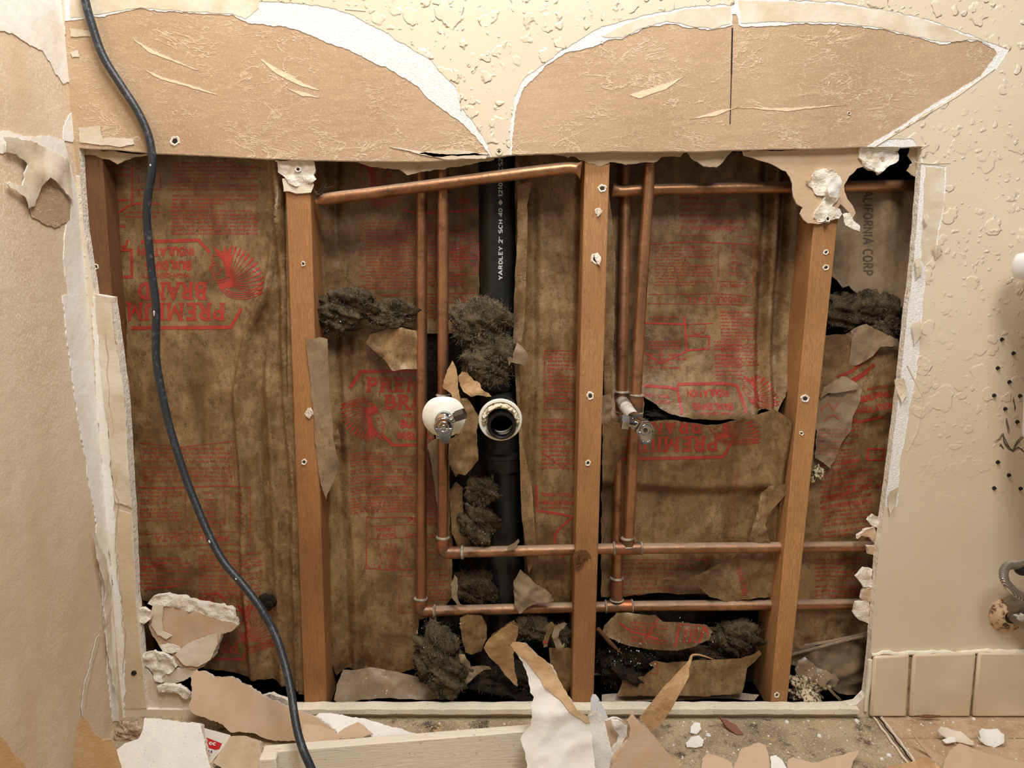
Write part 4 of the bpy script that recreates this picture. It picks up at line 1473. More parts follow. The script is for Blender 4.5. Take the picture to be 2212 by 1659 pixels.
# -------- stop valve with a round escutcheon (left)
va = empty('stop_valve', P(959, 900, -.03)); tag(va, 'chrome stop valve on a round cream escutcheon, on the left riser', 'stop valve')
c = P(959, 899, -.030)
ax = Vector((0.0, -1, -.06)).normalized()
m = MB()
m.tube([P(957, 900, YA), c + Vector((0, .004, 0)), c - Vector((0, .035, 0)) + Vector((0, 0, -.002))], .0079, 24, 0)
m.build('stub_pipe', COPPER, va)
m = MB()
m.lathe(c, ax, [(.009, -.001), (.029, -.0012), (.0292, .0005), (.028, .002), (.020, .0055), (.012, .0075), (.0095, .0085)], 60, 0, lambda an, j: (-.07 * max(0, math.cos(an - 3.9)) ** 8) if j in (1, 2, 3) else 0)
m.build('escutcheon', ESCW, va)
vb = c + Vector((.0025, -.020, -.006))
m = MB()
m.lathe(c + Vector((.001, 0, -.001)), Vector((0, -1, -.1)), [(.0105, .006), (.0115, .008), (.0115, .016), (.0095, .017), (.0095, .026), (.0, .026)], 26, 0)
m.tube([vb + Vector((0, 0, 0)), vb + Vector((.016, -.003, .010))], .0055, 16, 0)
m.build('valve_body', CHROME, va)
hx = vb + Vector((.0165, -.003, .0105))
m = MB()
dd = Vector((.92, -.15, .38)).normalized()
m.tube([hx, hx + dd * .012], .0078, 6, 0)
m.tube([hx - dd * .003, hx], .0062, 18, 0)
o = m.build('outlet_nut', CHROMED, va, smooth=False)
hc = vb + Vector((0.0, -.010, -.001))
m = MB()
m.lathe(hc, Vector((0, -1, -.05)), [(.0, -.004), (.0118, -.003), (.0125, 0), (.0125, .005), (.0112, .0065), (.0100, .0045), (.0080, .0042), (.0072, .0062), (.0055, .0064), (.0048, .004), (.0034, .004), (.0028, .0062), (0.0, .0066)], 40, 0)
a = hc + Vector((0, -.001, 0))
pr = [(-.0118, -.002), (.0118, -.002), (.0075, -.022), (-.0030, -.022)]
m.add([a + Vector((x, .003, z)) for x, z in pr] + [a + Vector((x * .92, -.0045, z)) for x, z in pr], [(0, 1, 2, 3), (7, 6, 5, 4), (0, 4, 5, 1), (1, 5, 6, 2), (2, 6, 7, 3), (3, 7, 4, 0)])
m.build('handle', CHROME, va, bevel=.0006)
m = MB()
m.lathe(hc + Vector((0, -.0040, 0)), Vector((0, -1, -.05)), [(.0100, 0.0005), (.0080, .0006)], 40, 0)
m.lathe(hc + Vector((0, -.0040, 0)), Vector((0, -1, -.05)), [(.0049, 0.0003), (.0034, .0004)], 30, 0)
m.build('handle_recess', RUBBER, va)

# -------- angle stop on the long stub (right)
vr = empty('stop_valve', P(1343, 865, YB)); tag(vr, 'chrome angle stop on a long paint-flecked stub, right of the middle stud', 'stop valve')
s0 = P(1343, 866, YB); s1 = P(1372, 908, -.045); s2 = P(1392, 918, -.075)
m = MB(); m.tube([s0, s0.lerp(s1, .35)], .0092, 22, 1); m.tube([s0, s1], .0086, 22, 0); m.build('stub_pipe', [PAINTEDPIPE, SOLDER], vr)
m = MB(); m.tube([s1 - (s1 - s0) * .08, s1, s1 + (s1 - s0).normalized() * .008], [.0098, .0110, .0104], 24, 0)
m.tube([s1, s2], .0075, 22, 0); m.build('valve_body', CHROME, vr)
nb = P(1378, 916, -.058); n1 = P(1357, 913, -.060); n2 = P(1342, 912, -.060)
m = MB(); m.tube([nb, n1], .0058, 18, 0); m.build('outlet_neck', CHROME, vr)
m = MB(); m.tube([n1, n2], .0105, 6, 0); m.tube([n2, n2 - (n1 - n2).normalized() * .0004], [.007, .0069], 18, 1); m.build('outlet_nut', [CHROME, RUBBER], vr, smooth=False)
hc = P(1390, 926, -.085)
m = MB()
ax = Vector((.10, -1, -.12)).normalized(); uu = ax.cross(Vector((0, 0, 1))).normalized() * -1; ww = uu.cross(ax)
V = []; n = 48; prof = [(1.0, 0), (1.06, .002), (1.06, .007), (.98, .0092), (.84, .0086), (.80, .0078)]
for (k, hh) in prof:
    for i in range(n):
        an = 2 * math.pi * i / n
        r = .0112 * (1 + .05 * math.cos(6 * an))
        x, z = math.cos(an) * r * k, math.sin(an) * r * k
        if math.sin(an) > .3:
            x = x * 1.0 + .002; z = z * (1.0 + 1.0 * max(0, math.sin(an) - .3))
        V.append(hc + uu * x + ww * z + ax * hh)
F = [(j * n + i, j * n + (i + 1) % n, (j + 1) * n + (i + 1) % n, (j + 1) * n + i) for j in range(len(prof) - 1) for i in range(n)]
F.append(tuple(range(n - 1, -1, -1))); F.append(tuple((len(prof) - 1) * n + i for i in range(n)))
m.add(V, F)
m.lathe(hc + ww * -.0012, ax, [(.0078, .0085), (.0072, .0094), (.0062, .0088), (.0052, .0094), (.0, .0092)], 30, 0)
m.build('handle', CHROME, vr, sharp=30)
m = MB(); m.lathe(hc + ww * -.0012, ax, [(.0030, .0092), (.0028, .0104), (.0012, .0108), (.0, .0100)], 18, 0); m.build('handle_screw', CHROMED, vr)

# ================================================================== INSULATION
def paper_h(folds, belly=.0, seed=0, cr=.0016, s=16, bz=None, fr=None):
    cr = cr * 1.5; belly = belly * 1.3
    """vertical folds [(px, depth, width px)] at mid height, plus belly and creases"""
    fu = []
    for fo in folds:
        path = fo[3] if len(fo) > 3 else [(900, fo[0])]
        zs = [P(1106, yy, .05).z for yy, xx in path][::-1]; xs_ = [P(xx, yy, .05).x for yy, xx in path][::-1]
        fu.append(((zs, xs_), fo[1], fo[2] / 1500))
    def h(u, v):
        z = cr * crumple(u, v * .45, seed, s) + belly * fbm(u * 5, v * 4, seed + 3, 2)
        for i, (x, dpt, w) in enumerate(fu):
            # folds follow the converging studs only as real leaning creases
            xx = np.interp(v, x[0], x[1]) + .006 * (vn(v * 6, 0, seed + i) - .5) * 2
            d_ = np.abs(u - xx) / w
            z = z + dpt * np.clip(1 - d_, 0, 1) ** 1.25
        return z
    return h


def batt(label, px):
    b = empty('insulation_batt', P(px, 1500, .07)); b.location.z = PLZ
    tag(b, label, 'insulation')
    return b


def core(b, x0, x1, y0=300, y1=1520, Y=.094):
    a = P(x0, y0, Y); c = P(x1, y1, Y)
    fr = wallframe(Y)
    lo, hi = min(P(x0, y0, Y).x, P(x0, y1, Y).x), max(P(x1, y0, Y).x, P(x1, y1, Y).x)
    sheet('wool_core', [(lo, PLZ + .001), (hi, PLZ + .001), (hi, 1.0), (lo, 1.0)], fr, [FIBERDK], h=lambda u, v: .006 * fbm(u * 40, v * 40, 5, 4), thick=.018, grid=.010, uv=True, parent=b)


B1 = batt('kraft-faced insulation batt in the left bay behind the black cable', 430)
B2 = batt('kraft-faced insulation in the second bay, torn open around the drain', 900)
B3 = batt('kraft-faced insulation between the middle and the right stud, slit across', 1500)
B4 = batt('crumpled dusty insulation batt in the narrow bay at the right edge', 1850)
core(B1, 300, 650); core(B2, 700, 1250); core(B3, 1345, 1660); core(B4, 1800, 1960)


def rotmap(x0, y0, s, ux=793, uy=815, sy=None):
    sy = sy or s
    return lambda x, y: (x0 - (x - ux) * s, y0 - (y - uy) * sy)


# ---- left bay
inks = [logo(rotmap(487, 657 + 35, 1.03, sy=1.17), right=990, hd=False),
        lambda V, F: head(V, F, lambda u, v: (455 - (u - 312) * .375, 655 - (v - 255) * .36)),
        line([(250, 598), (284, 598), (284, 540), (252, 540)], 6), line([(253, 530), (270, 534), (276, 518)], 5),
        fineprint(372, 350, 556, 505, 8.2, 3.0, 3), fineprint(212, 358, 300, 372, 6, 2.6, 4),
        line([(205, 378), (285, 378), (285, 432), (205, 432)], 3.5), line([(285, 355), (285, 440)], 4), line([(290, 440), (345, 440)], 4), line([(285, 410), (345, 410), (345, 372)], 2.2),
        line([(298, 378), (300, 395), (312, 400), (325, 394), (328, 378)], 1.6), line([(252, 462), (275, 445), (300, 438)], 4), line([(298, 412), (300, 424), (330, 424)], 1.4),
        fineprint(272, 457, 350, 470, 6, 2.6, 5),
        line([(250, 490), (270, 490)], 2), txt('TRUCK', 270, 484, 5, 20, 180),
        line([(303, 955), (400, 962), (508, 950)], 1.4), line([(508, 950), (512, 1038)], 1.2), line([(303, 955), (318, 1050), (400, 1050)], 1.2),
        fineprint(312, 964, 505, 1036, 9, 3.4, 8, wt=.8), line([(302, 1050), (380, 1052), (475, 1046), (545, 1048)], 2.4),
        fineprint(308, 1058, 395, 1120, 8, 3, 9), line([(403, 1052), (405, 1175)], 1.2), line([(488, 1048), (490, 1130)], 1.2), line([(545, 1048), (545, 1175)], 1.6),
        fineprint(445, 1060, 470, 1120, 9, 5, 10, ragged=0, wt=1.1), fineprint(512, 1060, 532, 1125, 9, 5, 11, ragged=0, wt=1.1),
        fineprint(420, 1124, 488, 1140, 8, 4, 12), line([(305, 1150), (410, 1148), (545, 1144)], 1.4), line([(305, 1176), (410, 1176), (545, 1172)], 1.6),
        txt('PRODUCT DATA', 498, 1152, 14, 158, 180, .15),
        fineprint(432, 1184, 566, 1290, 7.6, 3, 13, skew=.04), fineprint(308, 1200, 415, 1265, 9, 3.2, 14, skew=.02, wt=1.1), line([(308, 1226), (360, 1212)], 3.5), line([(314, 1272), (390, 1262)], 3),
        fineprint(390, 1290, 440, 1330, 8, 3.2, 15),
        logo(rotmap(514, 1412, .75, sy=.9), right=900, hd=False), lambda V, F: head(V, F, lambda u, v: (505 - (u - 312) * .30, 1412 - (v - 255) * .33))]
h1 = paper_h([(262, .012, 30), (545, .013, 15, [(430, 612), (640, 575), (720, 545), (840, 526), (1150, 535), (1450, 560)]), (570, -.008, 18, [(430, 600), (640, 598), (840, 556), (1450, 585)]), (600, .010, 14, [(500, 612), (760, 590), (900, 600), (1450, 620)]), (630, .018, 16)], .010, 2, .0022, 14)
sheet('paper_facing', [(204, 330), (625, 330), (645, 600), (652, 900), (660, 1200), (664, 1482), (620, 1476), (560, 1464), (500, 1450), (440, 1446), (430, 1400), (420, 1310), (330, 1300), (306, 1290), (300, 1180), (290, 1050), (282, 900), (272, 700),
                       (266, 620), (256, 505), (250, 455), (240, 420), (228, 386), (214, 368)], wallframe(.045), PM, h=h1, jag=.0012, grid=.0045, parent=B1, inks=inks, seed=401)
o = sheet('side_flange', [(615, 330), (628, 330), (630, 700), (640, 900), (648, 1100), (655, 1300), (660, 1500), (645, 1500), (640, 1300), (632, 1100), (622, 900), (620, 600)], wallframe(.026), PM,
          h=lambda u, v: .005 * fbm(u * 30, v * 9, 3, 3), jag=.001, grid=.005, parent=B1, seed=402)
# smudge hole
m = MB(); m.lathe(P(577, 1302, .030), (0, -1, 0), [(.0135, -.004), (.011, .002), (.006, .0035), (0, .004)], 26, 0, lambda an, j: .12 * math.sin(3 * an) + .1 * math.sin(8 * an))
m.build('soot_spot', FIBERDK, B1)

# ---- second bay, upper sheet behind the pipes
inks = [fineprint(790, 480, 1000, 625, 7.0, 3, 21), fineprint(776, 480, 786, 620, 12, 6, 22, ragged=0),
        lambda V, F: head(V, F, lambda u, v: (775 + (310 - u) * .27, 455 - (v - 255) * .34)), line([(870, 452), (900, 462), (1034, 452)], 5),
        txt('ION', 1015, 427, 14, 30, 180, .24), line([(980, 540), (1034, 525), (1034, 558), (982, 560), (980, 540)], 2.6), line([(984, 562), (986, 592), (1030, 592), (1030, 562)], 1.6),
        line([(994, 590), (998, 572), (1012, 566), (1022, 572), (1026, 588)], 1.8), fineprint(992, 502, 1032, 520, 6, 3, 24), fineprint(990, 535, 1028, 556, 6, 3, 25),
        line([(818, 638), (900, 636), (1034, 632)], 1.4), line([(920, 655), (1034, 652)], 1.4), txt('PRODUCT DATA', 905, 652, 12, 132, 0, .14), fineprint(925, 660, 945, 690, 8, 3, 26)]
h2 = paper_h([(700, .018, 18), (716, .012, 14), (730, -.006, 12), (985, -.008, 25)], .006, 6, .0016, 14)
sheet('paper_facing', [(684, 330), (1040, 330), (1036, 560), (1034, 690), (1010, 720), (690, 722), (688, 560)], wallframe(.080), PM, h=h2, jag=.0012, grid=.0045, parent=B2, inks=inks, seed=410)
# lower torn sheet, upright print
inks = [logo(lambda x, y: (x, y), right=945), fineprint(760, 978, 905, 1108, 6.2, 3, 31, ragged=.1), fineprint(905, 985, 960, 1110, 6.2, 3, 32, ragged=.1),
        rectline(790, 1119, 962, 1230, 1.9), line([(795, 1137), (962, 1132)], 1.2), line([(795, 1165), (962, 1160)], 1.2), line([(874, 1134), (882, 1228)], 1.2),
        txt('PRODUCT', 880, 1131, 12, 92, 0, .17), txt('THICKNESS', 812, 1149, 9, 42, 0, .2), txt('IN INCHES', 814, 1161, 8, 40, 0, .2), txt('MATERIAL', 880, 1161, 9, 44, 0, .2), txt('ONLY', 932, 1161, 9, 24, 0, .2),
        txt('6   INCH', 816, 1181, 7, 40, 0, .14), txt('5 1/2 INCH', 816, 1190, 7, 40, 0, .14), txt('4   INCH', 818, 1200, 7, 40, 0, .14), txt('3 1/2 INCH', 820, 1209, 7, 40, 0, .14),
        txt('3   INCH', 822, 1218, 7, 40, 0, .14), txt('1 2  INCH', 806, 1227, 7, 56, 0, .14), fineprint(925, 1172, 940, 1222, 9, 5, 33, ragged=0),
        rectline(862, 1244, 900, 1322, 1.1), fineprint(900, 1240, 965, 1300, 7, 3, 34)]
h3 = paper_h([(700, .014, 40), (722, -.006, 18), (745, .010, 26), (770, -.004, 20), (935, .004, 20)], .008, 12, .0026, 15)
sheet('torn_facing_sheet', [(702, 722), (720, 716), (760, 715), (797, 708), (806, 716), (830, 712), (870, 706), (884, 708), (904, 716), (910, 760), (920, 840), (924, 880), (940, 960), (958, 1000), (975, 1080), (978, 1200), (976, 1290), (950, 1330), (905, 1338),
                            (900, 1400), (895, 1440), (860, 1452), (800, 1448), (750, 1440), (730, 1450), (716, 1400), (708, 1200), (700, 1000), (696, 850)],
      wallframe(.070), PM, h=lambda u, v: np.minimum(h3(u, v), .028 + 0 * u) * np.where(u > P(880, 900, .05).x, .25, 1.0), jag=.0022, grid=.0045, parent=B2, inks=inks, seed=412,
      spec=lambda x, z: 1.0)
sheet('folded_flap', [(792, 742), (800, 722), (830, 712), (870, 706), (884, 708), (904, 716), (908, 740), (914, 790), (916, 800), (880, 792), (850, 800), (838, 780), (815, 765)], wallframe(.052), PM,
      h=lambda u, v: .010 * crumple(u, v, 4, 22) + .003, jag=.002, grid=.004, parent=B2, seed=414)
sheet('stapled_flange', [(660, 729), (672, 733), (690, 728), (708, 732), (711, 820), (716, 900), (722, 960), (733, 1000), (728, 1020), (712, 1060), (704, 1080), (690, 1040), (682, 960), (678, 900), (670, 820)], wallframe(.0105), PMG,
      h=lambda u, v: .0022 * crumple(u, v, 8, 26), jag=.0014, grid=.004, parent=B2, seed=415)
sheet('crinkled_flange', [(706, 880), (716, 890), (732, 930), (738, 960), (730, 985), (716, 990), (704, 960)], wallframe(.030), PM, h=lambda u, v: .006 * crumple(u, v, 9, 40), jag=.002, grid=.003, parent=B2, seed=416)
sheet('dusty_bottom_flap', [(724, 1512), (728, 1480), (742, 1448), (800, 1442), (860, 1452), (905, 1462), (950, 1478), (975, 1498), (968, 1510), (900, 1512), (840, 1508), (780, 1512), (735, 1524)], lean(850, 1512, .032, 28), PMG,
      h=lambda u, v: .004 * crumple(u, v, 3, 22), jag=.0015, grid=.005, parent=B2, seed=417)
# right sheet of the second bay
inks = [rectline(1176, 757, 1256, 882, 1.7), line([(1176, 866), (1256, 866)], 1.2), fineprint(1184, 762, 1240, 860, 8.0, 3.2, 41), line([(1160, 926), (1256, 930)], 2.6), line([(1165, 905), (1256, 905)], 1.2), fineprint(1170, 908, 1240, 1010, 9, 3.2, 42, ragged=.4),
        line([(1170, 975), (1215, 1010), (1240, 985)], 2.4), line([(1158, 1045), (1160, 1100), (1200, 1108), (1240, 1114)], 5), line([(1235, 1114), (1200, 1150), (1196, 1180), (1215, 1200)], 4.5), txt('ROCK WOOL', 1235, 1063, 8, 66, 180, .22),
        txt('INSULATION', 1238, 1079, 8, 70, 180, .22), fineprint(1172, 1085, 1240, 1100, 8, 3.2, 43)]
h4 = paper_h([(1120, .018, 14), (1150, -.010, 18), (1165, .006, 20), (1235, .008, 20)], .006, 21, .0018, 13)
sheet('paper_facing', [(1112, 330), (1256, 330), (1250, 700), (1246, 1000), (1240, 1180), (1234, 1310), (1180, 1316), (1135, 1300), (1130, 1120), (1124, 900), (1118, 640), (1112, 420)], wallframe(.070), PM, h=h4, jag=.0014, grid=.0045, parent=B2, inks=inks, seed=420)
sheet('side_flange', [(1118, 400), (1150, 392), (1140, 440), (1136, 620), (1132, 700), (1122, 780), (1124, 880), (1130, 960), (1150, 1060), (1160, 1200), (1142, 1240), (1126, 1100), (1122, 960), (1114, 830), (1108, 740), (1110, 640), (1118, 520)], wallframe(.044), PM,
      h=lambda u, v: .004 * crumple(u, v * .4, 5, 22), jag=.001, grid=.004, parent=B2, seed=421)
sheet('dark_backing_strip', [(918, 700), (955, 700), (1010, 760), (1030, 900), (1010, 1100), (990, 1290), (985, 1100), (960, 1000), (925, 880)], wallframe(.086), [FIBERDK], h=lambda u, v: .006 * fbm(u * 60, v * 60, 3, 4), jag=.002, grid=.006, parent=B2, seed=422)
sheet('paper_sliver', [(925, 960), (945, 945), (962, 960), (972, 1010), (975, 1080), (970, 1180), (955, 1150), (940, 1060)], wallframe(.060), PMG, h=lambda u, v: .003 * crumple(u, v, 5, 30), jag=.002, grid=.005, parent=B2, seed=423)

# ---- third bay
inks = [fineprint(1470, 425, 1610, 500, 12.5, 3.6, 51, ragged=.6, wt=.8), txt('CALIFORNIA CORPORATION', 1606, 493, 7, 110, 182, .16), line([(1405, 527), (1500, 522), (1630, 528)], 2.2), line([(1465, 508), (1535, 508)], 1.2), line([(1590, 510), (1625, 512)], 1.2),
        line([(1553, 526), (1552, 590), (1545, 636)], 1.4), line([(1630, 530), (1622, 636)], 1.2), fineprint(1415, 532, 1540, 622, 6.8, 3, 52, wt=.8), line([(1400, 636), (1545, 634), (1622, 640)], 1.2), line([(1400, 655), (1622, 658)], 1.5), line([(1548, 607), (1620, 610)], 1.2),
        txt('22.20', 1599, 587, 8, 22, 180, .14), txt('19.40', 1597, 575, 8, 20, 180, .14), txt('14.80', 1598, 564, 8, 20, 180, .14), txt('13.40', 1597, 552, 8, 18, 180, .14), txt('11.10', 1599, 540, 8, 18, 180, .14), txt('7.30', 1597, 530, 7, 16, 180, .14),
        txt('MATERIAL ONLY', 1608, 613, 7, 52, 180, .2), txt('PRODUCT DATA', 1601, 640, 12, 115, 180, .15),
        fineprint(1556, 672, 1636, 790, 7.2, 3, 53), fineprint(1540, 735, 1600, 815, 8, 3, 54), line([(1393, 697), (1480, 700)], 4), line([(1478, 682), (1480, 755), (1530, 752)], 4), line([(1480, 724), (1530, 726), (1528, 755)], 3.5), line([(1482, 700), (1540, 698)], 1.8),
        line([(1490, 704), (1492, 716), (1505, 722), (1520, 716), (1524, 702)], 1.8), line([(1392, 760), (1424, 782), (1480, 757)], 3.5), line([(1425, 752), (1424, 782)], 2), fineprint(1410, 683, 1470, 692, 6, 3, 55), fineprint(1400, 735, 1470, 750, 7, 3, 56), fineprint(1395, 762, 1500, 790, 9, 3, 57, ragged=.6),
        line([(1385, 828), (1440, 832), (1456, 836), (1460, 825), (1560, 824), (1584, 829), (1594, 860), (1598, 885)], 6.5), line([(1456, 834), (1460, 862), (1462, 885)], 6),
        txt('INSULATION', 1565, 836, 17, 88, 181, .24), txt('BUILDING', 1572, 864, 15, 85, 181, .24), txt('HIGH DENSITY', 1568, 882, 6, 70, 181, .2), txt('ROCK WOOL', 1438, 846, 8, 55, 183, .2), txt('INSULATION', 1440, 858, 8, 55, 183, .2),
        lambda V, F: head(V, F, lambda u, v: (1595 - (u - 312) * .24, 882 - (v - 255) * .22))]
h5 = paper_h([(1345, .004, 20), (1630, .006, 25), (1642, -.012, 16), (1664, .010, 16), (1680, -.012, 16), (1712, .012, 26)], .008, 31, .0019, 14)


def lip(y0, y1, amt):
    a = P(1500, y0, .05).z; b = P(1500, y1, .05).z
    return lambda v: amt * np.clip((v - a) / (b - a), 0, 1) ** 2


lp = lip(640, 900, .034)
sheet('paper_facing', [(1312, 330), (1742, 330), (1728, 560), (1712, 700), (1696, 800), (1684, 850), (1668, 882), (1650, 878), (1640, 876), (1600, 900), (1560, 896), (1520, 898), (1480, 892), (1440, 886), (1404, 864), (1385, 850), (1380, 900), (1300, 900)],
      wallframe(.080), PM, h=lambda u, v: h5(u, v) + lp(v), jag=.0022, grid=.0045, parent=B3, inks=inks, seed=430)
inks = [logo(rotmap(1545, 972, .95, sy=1.06), right=1010, hd=False), line([(1365, 918), (1400, 920)], 5), lambda V, F: head(V, F, lambda u, v: (1520 - (u - 312) * .36, 966 - (v - 255) * .26)),
        fineprint(1690, 1000, 1700, 1005, 7, 3, 61), rectline(1330, 1215, 1530, 1290, 1.2), fineprint(1345, 1220, 1500, 1280, 11, 3.6, 62, ragged=.5, wt=.7),
        line([(1590, 1025), (1592, 1165)], .9)]
lp2 = lip(1100, 900, .020)
h6 = paper_h([(1345, .004, 20), (1640, .004, 30), (1690, .020, 30), (1600, -.006, 25)], .007, 37, .0022, 14)


def skirt(u, v):
    a = P(1500, 1048, .05).z + .006 * np.sin(u * 16)
    return np.where(v < a, -.013 * np.clip((a - v) / .012, 0, 1), 0)


sheet('torn_lower_facing', [(1395, 905), (1430, 900), (1480, 906), (1540, 912), (1570, 905), (1600, 902), (1640, 884), (1662, 878), (1678, 890), (1700, 915), (1702, 960), (1694, 1010), (1690, 1046), (1672, 1178), (1662, 1300), (1560, 1296), (1500, 1290), (1440, 1288), (1300, 1296), (1300, 905)],
      wallframe(.056), PM, h=lambda u, v: h6(u, v) + lp2(v) + skirt(u, v), jag=.0022, grid=.0045, parent=B3, inks=inks, seed=431)
sheet('curled_side_flap', [(1690, 1044), (1698, 1060), (1680, 1080), (1662, 1100), (1650, 1130), (1664, 1176), (1640, 1170), (1616, 1168), (1622, 1140), (1632, 1110), (1640, 1070), (1660, 1050)], wallframe(.034), PM,
      h=lambda u, v: .010 * crumple(u, v, 5, 26), jag=.002, grid=.004, parent=B3, seed=432)
for s_, st in ((0, 1130), (1, 1250)):
    pass
V = []
sheet('sagging_lower_flap', [(1420, 1250), (1500, 1240), (1560, 1215), (1600, 1190), (1700, 1180), (1690, 1290), (1620, 1290), (1570, 1298), (1530, 1285), (1500, 1262)], wallframe(.050), PM, h=lambda u, v: .008 * crumple(u, v, 15, 20), jag=.002, grid=.005, parent=B3,
      inks=[txt('INSULATION', 1590, 1225, 12, 60, 80, .2)], seed=433)
sheet('folded_flap', [(1290, 860), (1306, 852), (1318, 850), (1322, 880), (1316, 910), (1306, 930), (1300, 915)], wallframe(.040), PMG, h=lambda u, v: .006 * crumple(u, v, 5, 30), jag=.001, grid=.003, parent=B3, seed=434)
sheet('edge_flange', [(1302, 420), (1316, 420), (1330, 560), (1326, 700), (1322, 860), (1306, 850), (1302, 600)], wallframe(.045), PM, h=lambda u, v: .006 * crumple(u, v * .4, 7, 26), jag=.001, grid=.005, parent=B3, seed=435)
# low pieces lying across the bay
inks = [line([(1335, 1343), (1362, 1362), (1420, 1378)], 4), line([(1395, 1380), (1412, 1345), (1424, 1330)], 3.5), line([(1455, 1395), (1466, 1346)], 6), line([(1507, 1393), (1519, 1350)], 5), line([(1466, 1348), (1519, 1350)], 1.5), line([(1517, 1350), (1530, 1372)], 5),
        txt('ROCK', 1476, 1356, 7, 32, 97, .25), txt('WOOL', 1488, 1356, 7, 32, 97, .25), txt('BATT', 1499, 1356, 7, 32, 97, .25), fineprint(1360, 1340, 1440, 1385, 7, 3, 65, skew=.1)]
sheet('fallen_facing_piece', [(1298, 1370), (1305, 1350), (1330, 1322), (1360, 1320), (1400, 1328), (1412, 1326), (1430, 1340), (1470, 1344), (1522, 1348), (1534, 1362), (1528, 1380), (1500, 1394), (1460, 1402), (1400, 1400), (1345, 1388)], lean(1400, 1385, .036, 18), PM,
      h=lambda u, v: .006 * crumple(u, v, 4, 20) + .006, jag=.0018, grid=.004, parent=B3, inks=inks, seed=440)
sheet('fallen_facing_piece', [(1412, 1425), (1440, 1430), (1500, 1424), (1600, 1420), (1620, 1412), (1638, 1402), (1643, 1410), (1630, 1425), (1612, 1440), (1606, 1480), (1600, 1496), (1520, 1502), (1420, 1500), (1330, 1502), (1340, 1480), (1345, 1455), (1350, 1452), (1362, 1464), (1390, 1458), (1412, 1440), (1400, 1432)],
      lean(1480, 1495, .030, 8), PM, h=lambda u, v: .003 * crumple(u, v, 14, 16) + .003, jag=.0014, grid=.005, parent=B3, inks=[rectline(1396, 1430, 1420, 1452, 1.2)], seed=441)
sheet('fallen_facing_piece', [(1300, 1500), (1420, 1496), (1560, 1500), (1600, 1495), (1640, 1500), (1630, 1512), (1560, 1508), (1440, 1514), (1330, 1516), (1300, 1514)], lean(1450, 1512, .034, 50), PMG, h=lambda u, v: .002 * crumple(u, v, 2, 20), jag=.0014, grid=.005, parent=B3, seed=442)
m = MB(); m.tube([P(1292, 1358, .022), P(1318, 1388, .028), P(1343, 1412, .034)], [.003, .0035, .001], 8, 0); m.build('wood_sliver', WOOD[3], B3)

# ---- right bay
h7 = paper_h([(1800, .004, 20), (1895, .005, 30), (1940, .012, 24), (1925, -.004, 14)], .004, 41, .0014, 12)
sheet('paper_facing', [(1800, 400), (1985, 400), (1975, 500), (1950, 690), (1930, 668), (1915, 655), (1890, 656), (1870, 640), (1850, 634), (1834, 617), (1818, 622), (1806, 606), (1790, 590), (1782, 590)], wallframe(.066), [PAPERG, PAPERG, PAPERG, simple('faded_dark_print', (92, 74, 56), .8)], h=h7, jag=.002, grid=.005, parent=B4, seed=450,
      inks=[lambda V, F: text(V, F, 'CALIFORNIA CORP', 1862, 398, 22, 195, .16, rot=90)])
inks = [fineprint(1760, 912, 1850, 1000, 7.5, 3, 71, skew=-.05), fineprint(1765, 1000, 1880, 1090, 11, 3.6, 72, skew=-.12, wt=1.2), txt('BUILDING', 1845, 866, 15, 76, -8, .26), txt('INSULATION', 1838, 892, 15, 86, -8, .26), txt('HIGH DENSITY', 1868, 842, 7, 50, -8, .2),
        line([(1838, 880), (1822, 898), (1850, 908), (1900, 896)], 6), rectline(1868, 966, 1900, 990, 4), fineprint(1770, 1092, 1880, 1160, 9, 3.4, 73, skew=-.1), line([(1790, 842), (1815, 830), (1870, 800)], 10), line([(1820, 830), (1850, 812), (1885, 786)], 8),
        line([(1800, 812), (1830, 800), (1870, 772), (1895, 760)], 7), fineprint(1755, 1200, 1860, 1290, 9, 3.2, 74), txt('PRODUCT DATA', 1780, 1080, 12, 120, -14, .2), lambda V, F: head(V, F, lambda u, v: (1740 + u * .25, 800 + v * .2))]
h8 = lambda u, v: .010 * crumple(u * .9 + v * .5, v * .6, 5, 9) + .006 * crumple(u, v, 8, 20) + .004
sheet('crumpled_facing', [(1762, 725), (1790, 722), (1830, 720), (1850, 706), (1866, 700), (1900, 716), (1935, 730), (1940, 748), (1938, 760), (1950, 800), (1945, 900), (1935, 960), (1925, 980), (1920, 1060), (1918, 1160), (1912, 1300), (1905, 1368), (1800, 1385), (1690, 1392), (1722, 1100), (1745, 900)],
      wallframe(.062), [PAPER, PAPER, PAPERG, INK], h=h8, jag=.002, grid=.0045, parent=B4, inks=inks, seed=451)
sheet('crumpled_flap', [(1770, 862), (1800, 846), (1845, 836), (1856, 828), (1860, 842), (1846, 880), (1838, 900), (1835, 930), (1815, 960), (1790, 1010), (1760, 990), (1762, 900)], wallframe(.045), [PAPERG, PAPERG, PAPERG, INKG],
      h=lambda u, v: .009 * crumple(u, v, 5, 20), jag=.003, grid=.004, parent=B4, seed=452, inks=[line([(1772, 885), (1790, 870), (1800, 885), (1812, 868)], 4), line([(1780, 910), (1800, 895), (1812, 905)], 4), fineprint(1765, 925, 1830, 985, 7, 3, 75)])
sheet('crumpled_flap', [(1790, 850), (1772, 862), (1778, 836), (1820, 812), (1836, 816), (1858, 834), (1840, 842)], wallframe(.040), PMG, h=lambda u, v: .006 * crumple(u, v, 15, 26), jag=.002, grid=.004, parent=B4, seed=453)
